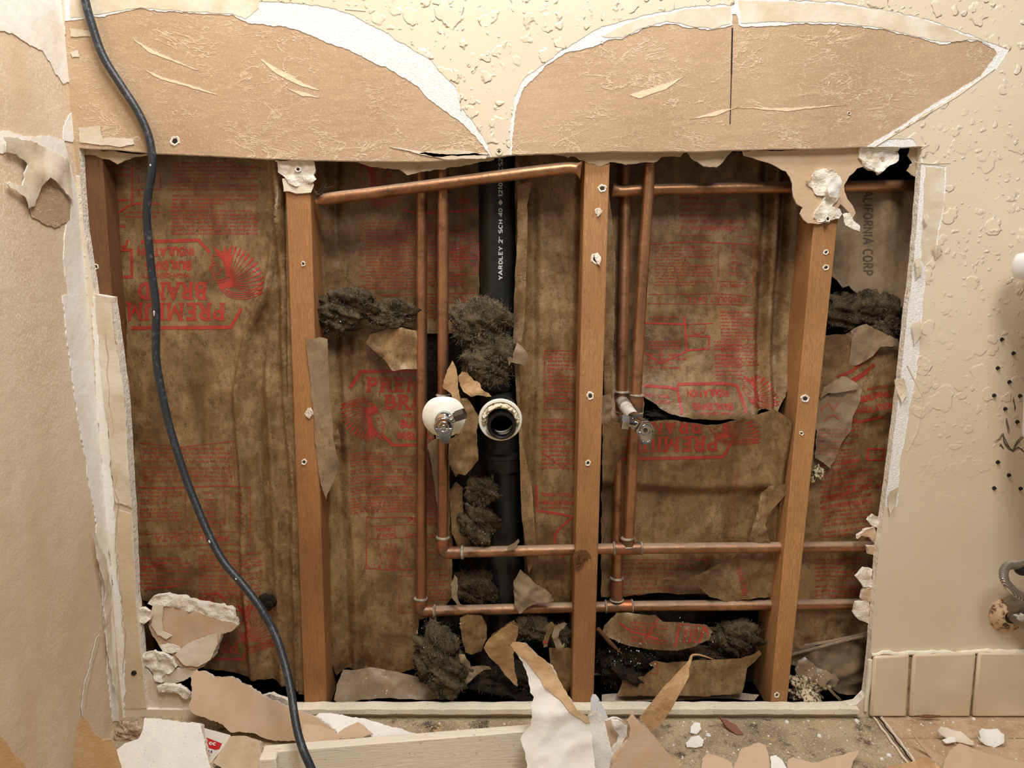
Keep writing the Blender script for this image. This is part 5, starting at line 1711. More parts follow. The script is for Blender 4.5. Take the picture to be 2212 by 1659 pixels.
sheet('crumpled_flap', [(1838, 730), (1852, 706), (1868, 700), (1905, 716), (1938, 732), (1936, 748), (1900, 750), (1886, 770), (1850, 790), (1835, 790)], wallframe(.048), PMG, h=lambda u, v: .007 * crumple(u, v, 25, 20), jag=.002, grid=.004, parent=B4, seed=454)
sheet('lower_facing', [(1700, 1392), (1760, 1388), (1858, 1372), (1900, 1366), (1900, 1440), (1880, 1480), (1850, 1500), (1810, 1495), (1780, 1470), (1740, 1440), (1700, 1430)], wallframe(.055), PMG, h=lambda u, v: .010 * crumple(u, v, 6, 14) + .004, jag=.003, grid=.005, parent=B4, seed=455)
m = MB(); m.tube([P(1695, 1418, .046), P(1770, 1398, .040), P(1868, 1374, .034), P(1900, 1378, .034)], [.0026, .0022, .0026, .002], 8, 0, sub=4)
m.tube([P(1700, 1400, .05), P(1800, 1385, .045), P(1900, 1362, .040)], [.003, .003, .003], 8, 0, sub=4)
m.build('folded_paper_rim', PAPERG, B4)
sheet('crumpled_scrap', [(1715, 1440), (1722, 1425), (1738, 1418), (1760, 1436), (1790, 1450), (1800, 1460), (1775, 1480), (1750, 1470), (1725, 1462)], lean(1760, 1470, .030, 10), PMG, h=lambda u, v: .008 * crumple(u, v, 16, 30), jag=.003, grid=.003, parent=B4, seed=456)


# -------- loose clumps of mineral wool
def clump(name, px, py, Y, rx, ry, seed, label, cat='mineral wool', amp=.38, strands=220, rd=None, mat=FIBER, group=None, slen=.012, parent=None):
    """rx, ry in picture units"""
    sc = 1.0 / (FPX / (Y - CAM.y))
    rx, ry = rx * sc, ry * sc; rd = rd or min(rx, ry) * .7
    c = P(px, py, Y)
    rs = np.random.RandomState(seed)
    nU, nV = 72, 40
    V = []; F = []
    u = np.linspace(0, 2 * math.pi, nU, endpoint=False); v = np.linspace(0, math.pi, nV)
    U, Vv = np.meshgrid(u, v)
    dx = np.sin(Vv) * np.cos(U); dy = np.sin(Vv) * np.sin(U); dz = np.cos(Vv)
    k = 1 + amp * (fbm(dx * 1.7 + dz * 2.3 + 5, dy * 1.9 + dz * 1.1, seed, 5) * 1.6) - amp * .9 * np.abs(fbm(dx * 4 + dy * 2, dz * 4 - dy * 3, seed + 7, 4))
    X = c.x + dx * k * rx; Y_ = c.y + dy * k * rd; Z = c.z + dz * k * ry
    pts = np.stack([X, Y_, Z], -1).reshape(-1, 3)
    for j in range(nV - 1):
        for i in range(nU):
            F.append((j * nU + i, (j + 1) * nU + i, (j + 1) * nU + (i + 1) % nU, j * nU + (i + 1) % nU))
    m = MB(); m.add([tuple(p) for p in pts], F)
    if parent is None:
        root = make(name, m.V, m.F, mat, None)
        tag(root, label, cat, group)
    else:
        root = make(name, m.V, m.F, mat, parent)
    # strands
    SV = []; SF = []
    cc = np.array(c)
    for i in range(int(strands * 2.2)):
        p = pts[rs.randint(nU, len(pts) - nU)]
        if p[1] > c.y + rd * .3: continue
        nn = (p - cc); nn /= np.linalg.norm(nn) + 1e-9
        d_ = nn * .12 + rs.randn(3) * .6; d_ /= np.linalg.norm(d_)
        L = slen * (0.25 + .7 * rs.rand()); w = .00007 + .00013 * rs.rand() ** 2
        q = [p - nn * .0002]; dr_ = d_.copy()
        for _ in range(5):
            dr_ = dr_ + rs.randn(3) * .55 - nn * .12; dr_ /= np.linalg.norm(dr_)
            q.append(q[-1] + dr_ * L / 5 + nn * .0003)
        sd = np.cross(d_, [0, 1, 0]); sd /= np.linalg.norm(sd) + 1e-9
        b = len(SV)
        for a in q:
            SV.append(tuple(a - sd * w)); SV.append(tuple(a + sd * w))
        SF += [(b + 2 * k_, b + 2 * k_ + 1, b + 2 * k_ + 3, b + 2 * k_ + 2) for k_ in range(5)]
    o = make('loose_strands', SV, SF, STRAND, root if parent is None else parent, smooth=False)
    tag(o, kind='stuff')
    return root


clump('mineral_wool_clump', 750, 655, .046, 62, 36, 1, 'dark mineral wool bulging from the torn facing beside the left stud', amp=.5)
clump('mineral_wool_clump', 725, 690, .044, 42, 28, 41, 'low dark wool wad against the left stud, just above the torn sheet', amp=.45)
clump('mineral_wool_clump', 850, 678, .050, 56, 26, 2, 'long dark mineral wool roll above the torn sheet, left of the two risers', amp=.5)
clump('mineral_wool_clump', 1040, 702, .040, 66, 60, 3, 'biggest grey-brown mineral wool ball in front of the black drain', amp=.35, strands=1500, slen=.014)
clump('mineral_wool_clump', 1060, 775, .034, 58, 54, 4, 'pale frayed wool wad hanging below the biggest ball, over the drain tee', amp=.4, strands=1200)
clump('mineral_wool_clump', 1040, 1060, .040, 38, 32, 5, 'brown wool tuft below the open drain mouth', amp=.4, strands=260)
clump('mineral_wool_clump', 1036, 1128, .044, 46, 50, 6, 'flecked dark wool wad resting on the upper copper pipe', amp=.45, strands=320)
clump('mineral_wool_clump', 1028, 1270, .070, 50, 44, 7, 'dark wool ball between the upper and lower copper pipes', amp=.35, strands=300)
clump('mineral_wool_clump', 938, 1410, .036, 46, 58, 8, 'shaggy black wool hanging under the lower pipe elbow', amp=.5, strands=500, slen=.018)
clump('mineral_wool_clump', 965, 1450, .030, 55, 48, 9, 'dark wool pile at the foot beside the dusty flap', amp=.5, strands=400)
clump('mineral_wool_clump', 1145, 1355, .050, 46, 28, 10, 'dark wool wad just under the lower copper pipe, left of the middle stud', amp=.4, strands=260)
clump('mineral_wool_clump', 1090, 1470, .052, 90, 44, 12, 'wide dark wool heap on the bottom plate under the drain', amp=.45, strands=260, mat=FIBERDK)
clump('mineral_wool_clump', 1210, 1372, .050, 24, 26, 13, 'small frayed wool tuft by the foot of the middle stud', amp=.4, strands=200)
clump('mineral_wool_clump', 1350, 1440, .050, 66, 56, 14, 'white-flecked dark wool at the foot right of the middle stud', amp=.45, strands=400, mat=FIBERDK)
clump('mineral_wool_clump', 1480, 1410, .058, 110, 24, 15, 'long dark wool layer behind the fallen brown facing strip', amp=.5, strands=300)
clump('mineral_wool_clump', 1585, 1375, .056, 62, 46, 16, 'dark wool wad beside the leaning right stud, low in its bay', amp=.45, strands=260)
clump('mineral_wool_clump', 1862, 670, .076, 92, 48, 17, 'black mineral wool showing through the torn facing in the right bay', amp=.4, strands=400)
clump('mineral_wool_clump', 1915, 712, .062, 30, 26, 18, 'pale-tipped wool tuft at the right end of the tear', amp=.4, strands=220)
clump('plaster_crumb_tuft', 1763, 1022, .040, 14, 16, 19, 'small tuft of white plaster crumbs beside the right stud', 'plaster', amp=.6, strands=60, mat=PUTTY, slen=.006)
clump('debris_heap', 1740, 1490, .036, 42, 36, 20, 'heap of white-speckled debris at the foot of the right bay', 'debris', amp=.6, strands=200, mat=PUTTY)
clump('mineral_wool_clump', 1440, 900, .062, 60, 18, 23, 'thin line of black wool inside the slit of the third bay', amp=.4, strands=100, mat=FIBERDK)


# -------- curled brown paper scraps around the drain
def scrap(label, poly, fr, seed, amp=.006, s=24, mat=None, jag=.0016, th=.0007, hh=None, name='paper_scrap', cat='paper scrap', grid=.003, inks=None):
    m_ = mat or [SCRAP, SCRAP, SCRAP, INK]
    o = sheet(name, poly, fr, m_, h=hh or (lambda u, v: amp * crumple(u, v, seed, s)), thick=th, jag=jag, grid=grid, seed=seed, inks=inks)
    tag(o, label, cat)
    return o


def cyl(px, py, fr, rad, vertical=True):
    u0, v0 = fr.px(px, py)
    def h(u, v):
        d_ = (u - u0) if vertical else (v - v0)
        return np.sqrt(np.maximum(rad * rad - np.clip(d_, -rad * .98, rad * .98) ** 2, 0)) - rad
    return h


f = wallframe(.012)
scrap('smooth brown paper spike leaning beside the riser above the left valve', [(955, 838), (966, 800), (978, 778), (986, 800), (992, 850), (998, 900), (1003, 905), (998, 930), (990, 938), (984, 925), (986, 880), (972, 850)], f, 501, hh=cyl(975, 850, f, .02))
f = wallframe(.018)
scrap('torn brown paper curl above the open drain mouth', [(990, 812), (998, 802), (1010, 806), (1024, 822), (1036, 828), (1040, 838), (1056, 848), (1062, 856), (1050, 856), (1036, 852), (1018, 856), (1000, 846), (992, 832)], f, 502, amp=.005, s=30)
scrap('triangular cream paper corner sticking out right of the wool ball', [(1100, 790), (1096, 775), (1108, 765), (1118, 738), (1128, 748), (1140, 762), (1142, 778), (1136, 788), (1116, 786), (1104, 782)], wallframe(.022), 503, amp=.006, s=22, mat=PMG)
scrap('long folded facing strip hanging between the valve and the drain', [(988, 860), (1010, 858), (1024, 880), (1036, 900), (1030, 930), (1032, 960), (1034, 990), (1020, 1010), (1005, 1024), (985, 1020), (972, 1000), (975, 960), (990, 930), (996, 900)], wallframe(.024), 504, amp=.010, s=22, mat=PM)
scrap('narrow crinkled facing strip below the left valve', [(968, 950), (990, 940), (1000, 970), (998, 1010), (985, 1030), (970, 1000)], wallframe(.030), 505, amp=.008, s=30, mat=PM)
scrap('pale facing sliver standing left of the wool tuft above the upper pipe', [(972, 1060), (985, 1040), (1000, 1050), (1000, 1120), (1008, 1160), (1020, 1184), (990, 1182), (976, 1150)], wallframe(.046), 506, amp=.006, s=24, mat=PM)
scrap('thin curled paper ribbon lying on the upper copper pipe', [(1095, 1190), (1098, 1180), (1112, 1172), (1120, 1164), (1122, 1170), (1110, 1186)], wallframe(.022), 507, amp=.002, mat=PMG)
scrap('wrinkled pale flap hanging over the lower copper pipe', [(1110, 1258), (1124, 1230), (1135, 1240), (1160, 1262), (1190, 1280), (1196, 1296), (1178, 1298), (1150, 1306), (1132, 1316), (1122, 1322), (1112, 1306)], wallframe(.038), 508, amp=.009, s=28, mat=PMG)
scrap('pale curled paper edge on the left side of the lower wool ball', [(974, 1262), (982, 1240), (990, 1250), (986, 1280), (994, 1304), (1010, 1310), (990, 1310), (978, 1290)], wallframe(.034), 509, amp=.004, mat=PMG)
scrap('brown paper tongue hanging under the lower pipe below the wool ball', [(994, 1335), (1010, 1328), (1040, 1330), (1052, 1350), (1050, 1380), (1040, 1408), (1020, 1412), (1004, 1408), (996, 1370)], wallframe(.038), 510, amp=.006, s=18, mat=PM)
scrap('large pointed brown paper flap above the tall standing drywall piece', [(1044, 1398), (1056, 1380), (1080, 1362), (1104, 1346), (1118, 1352), (1116, 1380), (1112, 1400), (1110, 1430), (1118, 1480), (1104, 1470), (1090, 1458), (1078, 1440), (1058, 1420)], lean(1080, 1440, .012, -14), 511, amp=.004, s=18, jag=.002)
scrap('rolled dark upper rim of the pointed brown flap', [(1046, 1394), (1062, 1372), (1090, 1352), (1110, 1340), (1116, 1350), (1090, 1366), (1066, 1386)], wallframe(.008), 512, amp=.004, s=30, mat=PM)
scrap('twisted facing strip with dark folds at the foot left of the drain', [(992, 1410), (1004, 1412), (1014, 1430), (1016, 1446), (1040, 1438), (1058, 1436), (1062, 1442), (1040, 1452), (1022, 1464), (1010, 1476), (998, 1492), (994, 1480), (1002, 1460), (1008, 1446), (996, 1430)], wallframe(.020), 513, amp=.007, s=34, mat=PMG)
scrap('bent facing strip with a red mark left of the middle stud', [(1180, 1350), (1192, 1342), (1198, 1350), (1190, 1372), (1182, 1396), (1174, 1398), (1172, 1386), (1180, 1366)], wallframe(.030), 514, amp=.004, mat=PM, inks=[line([(1174, 1386), (1182, 1388)], 5)])
scrap('ribbon of facing bent like a hook beside the middle stud', [(1192, 1372), (1200, 1350), (1220, 1340), (1226, 1346), (1208, 1360), (1204, 1376), (1214, 1392), (1220, 1388), (1214, 1404), (1200, 1396)], wallframe(.026), 515, amp=.006, s=36, mat=PMG)
scrap('brown facing panel standing low against the middle stud', [(1186, 1400), (1215, 1396), (1236, 1400), (1234, 1480), (1222, 1500), (1210, 1470), (1190, 1440)], wallframe(.046), 516, amp=.004, mat=PM)
scrap('small brown paper shred in the debris of the right bay', [(1780, 1470), (1800, 1452), (1812, 1466), (1800, 1490), (1790, 1486)], wallframe(.036), 517, amp=.004, mat=PMG)
scrap('pointed pale splinter of paper in the right bay foot', [(1782, 1482), (1790, 1486), (1818, 1510), (1812, 1512)], wallframe(.030), 518, amp=.002, mat=PMG)

# ================================================================== CABLE, TOILET
def cable_pts():
    q = [(172, -60, -.012), (184, 0, -.013), (196, 45, -.012), (222, 120, -.011), (262, 185, -.010), (296, 238, -.0095), (318, 285, -.009), (328, 330, -.010), (328, 370, -.010), (320, 420, -.008), (317, 470, -.006),
         (322, 530, -.004), (328, 590, -.003), (337, 660, -.003), (337, 730, -.004), (338, 780, -.005), (350, 850, -.008), (366, 920, -.012), (384, 980, -.018), (404, 1040, -.024), (432, 1110, -.034), (456, 1165, -.044),
         (484, 1215, -.054), (524, 1262, -.066), (562, 1312, -.078), (594, 1370, -.090), (614, 1430, -.118), (628, 1490, -.140), (636, 1545, -.162), (648, 1600, -.184), (668, 1650, -.198), (700, 1715, -.208), (740, 1760, -.214)]
    return [P(*a) for a in q]


cb = empty('power_cable', P(668, 1650, -.148)); tag(cb, 'black scuffed cable snaking down the left side in front of the wall', 'cable')
m = MB(); m.tube(cable_pts(), .0051, 18, 0, sub=6); m.build('sheath', CABLE, cb)
cp = catmull(cable_pts(), 6)
rn = random.Random(9)
for i, k in ((46, 1), (79, 0), (126, 1), (136, 1), (168, 1)):
    a = cp[i] + Vector((rn.uniform(-.001, .001), -.0046, 0)); b = a + (cp[i + 1] - cp[i]) * rn.uniform(.3, .8)
    m = MB()
    m.tube([a - (b - a) * .2, a, b, b + (b - a) * .2], [.0003, .0013, .0012, .0003], 8, 0)
    m.build('paint_spot', PAINTSPOT, cb)

# toilet: only its left edge shows
tk = empty('toilet', Vector((.93, -.13, 0))); tag(tk, 'white toilet whose tank edge enters the picture at the right', 'toilet')
def rbox(x0, x1, y0, y1, z0, z1, r, tx=0.0, name='tank', nm=None):
    m = MB()
    prof = []
    n = 8
    ring = []
    for cx, cy, a0 in ((x1 - r, y1 - r, 0), (x0 + r, y1 - r, 90), (x0 + r, y0 + r, 180), (x1 - r, y0 + r, 270)):
        for i in range(n + 1):
            a = math.radians(a0 + 90 * i / n)
            ring.append((cx + r * math.cos(a), cy + r * math.sin(a), cx, cy))
    V = []; F = []; N = len(ring)
    e = min(.012, (z1 - z0) / 3)
    zs = [(z0, 1 - e / .2), (z0 + e * .3, .985), (z0 + e, 1), (z1 - e, 1), (z1 - e * .3, .985), (z1, .94)]
    mx, my = (x0 + x1) / 2, (y0 + y1) / 2
    for z, s in zs:
        t = 1 - tx * (z1 - z) / (z1 - z0)
        for (x, y, _, _) in ring:
            V.append((mx + (x - mx) * s * t, my + (y - my) * s, z))
    for j in range(len(zs) - 1):
        for i in range(N):
            F.append((j * N + i, j * N + (i + 1) % N, (j + 1) * N + (i + 1) % N, (j + 1) * N + i))
    F.append(tuple(range(N - 1, -1, -1))); F.append(tuple((len(zs) - 1) * N + i for i in range(N)))
    m.add(V, F)
    return m.build(name, PORC, tk, sharp=50)


zl1 = P(2190, 542, -.10).z; zl0 = P(2190, 608, -.10).z
xl = P(2187, 590, -.055).x
zt0 = P(2210, 905, -.05).z
rbox(xl, xl + .50, -.225, -.030, zl0, zl1, .03, name='tank_lid')
rbox(xl + .018, xl + .482, -.215, -.035, zt0 - .03, zl0 + .002, .04, .05, name='tank')
m = MB(); m.lathe((xl + .25, -.36, 0), (0, 0, 1), [(0, 0), (.12, 0), (.115, .05), (.10, .18), (.16, .30), (.19, .36), (.19, zt0 - .03), (.14, zt0 - .03), (.10, .25), (0, .2)], 40)
m.build('bowl', PORC, tk)
m = MB(); m.box((xl + .12, -.30, .26), (xl + .38, -.06, zt0 - .029)); m.build('bowl_deck', PORC, tk, bevel=.01)

# supply stop beside the toilet
ss = empty('supply_stop', P(2170, 1327, -.002)); tag(ss, 'rusty escutcheon with a grey shutoff and braided hose at the right wall', 'shutoff valve')
c = P(2176, 1326, -.0014)
m = MB(); m.lathe(c, (0, -1, 0), [(.0270, 0), (.0272, .002), (.024, .005), (.015, .009), (.010, .010)], 44, 0); m.build('escutcheon', RUSTY, ss)
m = MB()
for k in range(1):
    m.lathe(c + Vector((.008, 0, .014)), (0, -1, 0), [(.019, .0035), (.018, .009), (.012, .012), (0, .013)], 22, 0, lambda an, j: .12 * math.sin(4 * an + 1) + .08 * math.sin(9 * an))
o = m.build('grime_crust', simple('grey_grime', (124, 108, 88), .85, 0, 160, .002, var=(92, 78, 60), vscale=60), ss)
m = MB()
g0 = c + Vector((.016, -.012, -.002)); g1 = P(2210, 1350, -.045)
m.tube([c + Vector((.002, -.004, 0)), c + Vector((.012, -.012, -.002))], .009, 20, 0)
m.tube([c + Vector((.008, -.012, -.001)), c + Vector((.018, -.024, -.005))], .0112, 6, 0)
m.tube([c + Vector((.018, -.024, -.005)), c + Vector((.050, -.060, -.022))], .0092, 22, 0)
m.build('shutoff_body', simple('dull_grey_metal', (150, 140, 122), .38, .6, 60, .0005, var=(110, 100, 86), vscale=50), ss)
m = MB()
m.tube([P(2225, 1213, -.05), P(2195, 1220, -.052), P(2176, 1223, -.055), P(2168, 1236, -.06), P(2172, 1256, -.062), P(2190, 1277, -.062), P(2215, 1292, -.06), P(2260, 1312, -.06)], .0058, 18, 0, sub=8)
m.build('braided_hose', BRAID, ss)
m = MB()
m.tube([P(2188, 1216, -.045), P(2196, 1222, -.047), P(2202, 1232, -.05), P(2215, 1232, -.05), P(2240, 1224, -.05)], [.0035, .005, .006, .007, .007], 14, 0, sub=5)
m.build('black_coupling', RUBBER, ss)

# ================================================================== DEBRIS IN FRONT
TB = [TANBOARD, BACKPAPER, GYPSUM]
WB = [WHITEDEB, BACKPAPER, GYPSUM]


def debris(name, label, poly, fr, mats, th=.0095, amp=.0012, f=30, jag=.002, seed=1, cat='drywall piece', grid=.006, inks=None, h=None, rb=.002, group=None):
    hh = h or (lambda u, v: amp * fbm(u * f, v * f, seed, 4))
    o = sheet(name, poly, fr, mats, h=hh, thick=th, grid=grid, step=.003, jag=jag, seed=seed, inks=inks, rough_back=rb)
    tag(o, label, cat, group)
    return o


# broken board still standing in the lower left of the opening
debris('broken_drywall', 'broken cream board chunk with a thick crumbled top edge, low in the left bay', [(328, 1306), (345, 1303), (362, 1308), (420, 1318), (470, 1338), (500, 1344), (511, 1350), (500, 1362), (478, 1368), (472, 1390), (462, 1420), (440, 1440), (425, 1448), (400, 1444), (378, 1436), (372, 1420), (350, 1405),
                                                                                   (340, 1388), (330, 1375), (322, 1350), (326, 1330)], lean(420, 1380, .012, 8), [TANBOARD, BACKPAPER, GYPSUM], .012, .002, 24, .002, 601)
o = lumpy('crumbled_gypsum_rim', [(330, 1288), (352, 1284), (380, 1292), (420, 1298), (460, 1306), (498, 1314), (506, 1334), (512, 1350), (490, 1345), (450, 1330), (410, 1318), (360, 1310), (332, 1312), (318, 1302)], .018, .008, [GYPSUM, GYPSUM, GYPSUM], 602, amp=.006, jag=.003)
tag(o, 'thick crumbled white gypsum rim along the top of the left broken chunk', 'gypsum')
o = lumpy('gypsum_lump', [(294, 1314), (310, 1312), (328, 1320), (326, 1338), (312, 1348), (298, 1340)], .004, .006, [GYPSUM] * 3, 603, amp=.006, jag=.003)
tag(o, 'small white gypsum lump clinging to the left jamb', 'gypsum')
o = lumpy('gypsum_lump', [(306, 1416), (330, 1408), (352, 1414), (372, 1424), (380, 1440), (372, 1452), (352, 1462), (350, 1476), (335, 1470), (325, 1450), (308, 1436)], .002, .006, [GYPSUM] * 3, 604, amp=.007, jag=.003)
tag(o, 'fuzzy white gypsum lump under the broken chunk', 'gypsum')
debris('broken_drywall', 'cream board remnant with a grey corner at the foot of the left jamb', [(310, 1440), (322, 1452), (334, 1472), (345, 1482), (372, 1480), (400, 1494), (412, 1508), (408, 1535), (330, 1540), (316, 1538)], wallframe(.004), [COMPOUND, BACKPAPER, GYPSUM], .010, .001, 30, .001, 605)
o = lumpy('gypsum_lump', [(338, 1486), (352, 1478), (380, 1480), (400, 1488), (412, 1500), (404, 1508), (385, 1498), (360, 1494), (342, 1496)], -.004, .006, [GYPSUM] * 3, 606, amp=.005, jag=.002)
tag(o, 'folded fluffy gypsum edge over the left foot remnant', 'gypsum')
debris('broken_drywall', 'cracked cream board flap bent down under the broken chunk', [(352, 1462), (376, 1446), (400, 1444), (425, 1450), (412, 1462), (385, 1474), (360, 1482), (350, 1474)], wallframe(.006), [COMPOUND, BACKPAPER, GYPSUM], .004, .003, 40, .002, 607)

chunk = [o for o in COL.objects if o.get('label', '').startswith('broken cream board chunk')][0]
LB = lean(420, 1380, .012, 8); LB = Frame(LB.o + LB.n * .0032, LB.n)
for nm, q, mt, sd in (('white_skim_band', [(330, 1308), (352, 1306), (350, 1340), (352, 1362), (372, 1372), (360, 1380), (340, 1372), (326, 1350)], COMPOUND, 701),
                      ('gypsum_flake', [(344, 1394), (362, 1388), (388, 1396), (392, 1406), (372, 1412), (352, 1406)], GYPSUM, 702),
                      ('cracked_skin', [(378, 1412), (400, 1392), (440, 1378), (470, 1366), (470, 1392), (455, 1424), (430, 1440), (400, 1438)], COMPOUND, 703)):
    sheet(nm, q, LB, [mt, mt, GYPSUM], h=soft(.0012, 50, sd), thick=.001, jag=.0018, grid=.004, parent=chunk, seed=sd)

FA = lean(540, 1560, -.055, 32, -4)
debris('drywall_piece', 'large tan drywall slab leaning across the lower left opening', [(412, 1462), (420, 1450), (440, 1450), (462, 1462), (478, 1462), (500, 1462), (526, 1474), (548, 1488), (572, 1505), (600, 1516), (625, 1530), (650, 1535), (690, 1552), (724, 1580), (720, 1592), (640, 1600),
                                                                                    (600, 1602), (572, 1596), (545, 1584), (500, 1580), (470, 1560), (440, 1548), (412, 1540), (404, 1530), (414, 1510), (412, 1490)], FA, TB, .010, .0008, 20, .0022, 610)
o = lumpy('gypsum_lump', [(566, 1504), (590, 1500), (612, 1508), (630, 1520), (632, 1532), (610, 1536), (585, 1520)], -.006, .006, [GYPSUM] * 3, 611, amp=.004, jag=.002)
tag(o, 'white gypsum lump behind the large tan slab, next to the cable', 'gypsum')
debris('drywall_piece', 'big dusty white drywall slab lying in the bottom left corner', [(312, 1552), (342, 1553), (390, 1558), (425, 1562), (434, 1566), (440, 1600), (446, 1628), (458, 1680), (470, 1740), (300, 1740), (262, 1680), (252, 1620), (270, 1606), (298, 1596), (308, 1576)],
       lean(360, 1610, -.118, 38), WB, .010, .003, 14, .002, 612)
clump('plaster_rubble', 284, 1580, -.050, 34, 28, 613, 'rough plaster rubble lump in the inner left corner on the floor', 'plaster', amp=.35, strands=40, mat=simple('pinkish_rubble', (206, 184, 160), .95, 0, 220, .003, var=(150, 120, 96), vscale=120), slen=.006)
# card with the red stripe
fr = lean(475, 1600, -.088, 35)
cd = sheet('printed_card', [(438, 1572), (498, 1588), (492, 1606), (478, 1620), (462, 1640), (455, 1650), (448, 1620)], fr, [LABELW, LABELW, LABELW, LABELW], thick=.0012, grid=.006, seed=615)
tag(cd, 'white printed card with a red band tucked under the tan slab', 'card')


def decal(shapes, fr, mat, parent, name='print', up=.0005):
    V = []; F = []
    for s in shapes: s(V, F)
    V, F = refine(V, F, 12)
    PV = []
    for x, y in V:
        u, v = fr.px(x, y)
        PV.append(fr.at(u, v, up))
    return make(name, PV, [tuple(f) for f in F], mat, parent)


decal([lambda V, F: fill(V, F, [(443, 1592), (480, 1606), (474, 1618), (466, 1620), (448, 1614)])], fr, REDLAB, cd, 'red_band')
decal([txt('ac', 452, 1609, 11, 14, 8, .2)], fr, LABELW, cd, 'white_lettering', .0009)
decal([txt('CE', 449, 1625, 5, 10, 10, .18)], fr, BLACKINK, cd, 'black_lettering', .0006)
debris('drywall_piece', 'tan drywall scrap with a gypsum face between the card and the white board', [(496, 1590), (530, 1590), (560, 1600), (566, 1640), (556, 1690), (500, 1680), (478, 1658), (458, 1648), (470, 1630), (484, 1612)], lean(520, 1640, -.118, 45), [BACKPAPER, BACKPAPER, GYPSUM], .008, .002, 20, .001, 616)
debris('drywall_piece', 'flat dusty white scrap behind the white board, left of its middle', [(665, 1556), (690, 1540), (720, 1544), (770, 1548), (800, 1556), (860, 1572), (905, 1586), (860, 1600), (760, 1604), (700, 1600), (690, 1580)], lean(780, 1580, -.058, 62), [WHITEDEB, BACKPAPER, GYPSUM], .006, .003, 26, .002, 617)
debris('drywall_piece', 'small folded brown paper piece lying on the dusty white scrap', [(720, 1588), (745, 1572), (772, 1560), (785, 1566), (805, 1584), (780, 1594), (735, 1596)], lean(760, 1585, -.070, 58), [TANBOARD, TANBOARD, TANBOARD], .002, .005, 30, .001, 618)
debris('drywall_piece', 'narrow tan scrap just right of the cable behind the white board', [(655, 1566), (676, 1560), (694, 1568), (740, 1590), (720, 1606), (670, 1606), (650, 1600)], lean(690, 1590, -.074, 55), TB, .005, .002, 30, .001, 619)

# white painted board (drawer side) standing on the floor
wb = empty('painted_board', Vector((-.12, -.10, 0))); tag(wb, 'long white painted wooden board standing on edge at the bottom', 'board')
A = P(566, 1626, -.160); B = P(1160, 1576, -.126)
zt = (A.z + B.z) / 2
n = Vector((B.y - A.y, -(B.x - A.x), 0)).normalized()   # towards the camera
if n.y > 0: n = -n
th = .0155
m = MB()
a, b = Vector((A.x, A.y, 0)), Vector((B.x + .06, B.y + .06 * (B.y - A.y) / (B.x - A.x), 0))
zb_a, zb_b = A.z, B.z
m.box8([a, b, b - n * th, a - n * th, a + Vector((0, 0, zb_a)), b + Vector((0, 0, zb_b)), b - n * th + Vector((0, 0, zb_b)), a - n * th + Vector((0, 0, zb_a))])
m.build('long_board', BOARD, wb, bevel=.0012)
m = MB()
e1 = (b - a).normalized()
z_ = P(585, 1634, -.172).z
p0 = a + n * .002
m.box8([p0, p0 + e1 * .021, p0 + e1 * .021 + n * .016, p0 + n * .016, p0 + Vector((0, 0, z_)), p0 + e1 * .021 + Vector((0, 0, z_)), p0 + e1 * .021 + n * .016 + Vector((0, 0, z_)), p0 + n * .016 + Vector((0, 0, z_))])
m.build('end_block', BOARD, wb, bevel=.002)

# tall torn drywall paper standing in the middle
FS = lean(1200, 1600, -.158, 18, -6)
u0, v0 = FS.px(1190, 1520)
debris('torn_drywall_paper', 'tall curled cream and tan drywall paper standing at the bottom centre', [(1105, 1386), (1112, 1380), (1128, 1379), (1142, 1382), (1152, 1394), (1165, 1408), (1180, 1418), (1194, 1434), (1204, 1450), (1208, 1466), (1218, 1480), (1234, 1506), (1248, 1528), (1268, 1546), (1274, 1566), (1280, 1600),
                                                                                       (1284, 1650), (1300, 1760), (1150, 1760), (1144, 1690), (1140, 1646), (1134, 1620), (1124, 1592), (1134, 1575), (1146, 1560), (1152, 1530), (1150, 1512), (1154, 1500), (1146, 1490), (1140, 1450), (1130, 1425), (1118, 1408)],
       FS, [WHITEPAPER, BACKPAPER, TANBOARD], .0022, grid=.004, jag=.0018, seed=620, cat='drywall paper', rb=0,
       h=lambda u, v: .016 * np.cos((u - u0) * 26) + .006 * crumple(u, v, 3, 14) + .012 * np.clip((v - v0) / .07, 0, 1.5) ** 2)
sheet_t = sheet('torn_drywall_paper', [(1105, 1386), (1112, 1380), (1128, 1379), (1142, 1382), (1152, 1394), (1165, 1408), (1180, 1418), (1194, 1434), (1204, 1450), (1208, 1466), (1218, 1480), (1234, 1506), (1248, 1528), (1268, 1546), (1274, 1558), (1266, 1560), (1246, 1546), (1228, 1530), (1212, 1505), (1180, 1480),
                                  (1160, 1450), (1140, 1420), (1120, 1404)], Frame(FS.o + FS.n * .0015, FS.n), [simple('tan_paper_ply', (206, 168, 122), .8, 0, 120, .001, var=(220, 190, 150), vscale=40), TANBOARD, TANBOARD], thick=.0008,
                h=lambda u, v: .016 * np.cos((u - u0) * 26) + .006 * crumple(u, v, 3, 14) + .012 * np.clip((v - v0) / .07, 0, 1.5) ** 2, grid=.004, jag=.0018, seed=620)
tall = [o for o in COL.objects if o.name.startswith('torn_drywall_paper') and o.get('label', '').startswith('tall')][0]
sheet_t.name = 'tan_ply'
sheet_t.parent = tall
sheet_t.location = sheet_t.location - tall.location

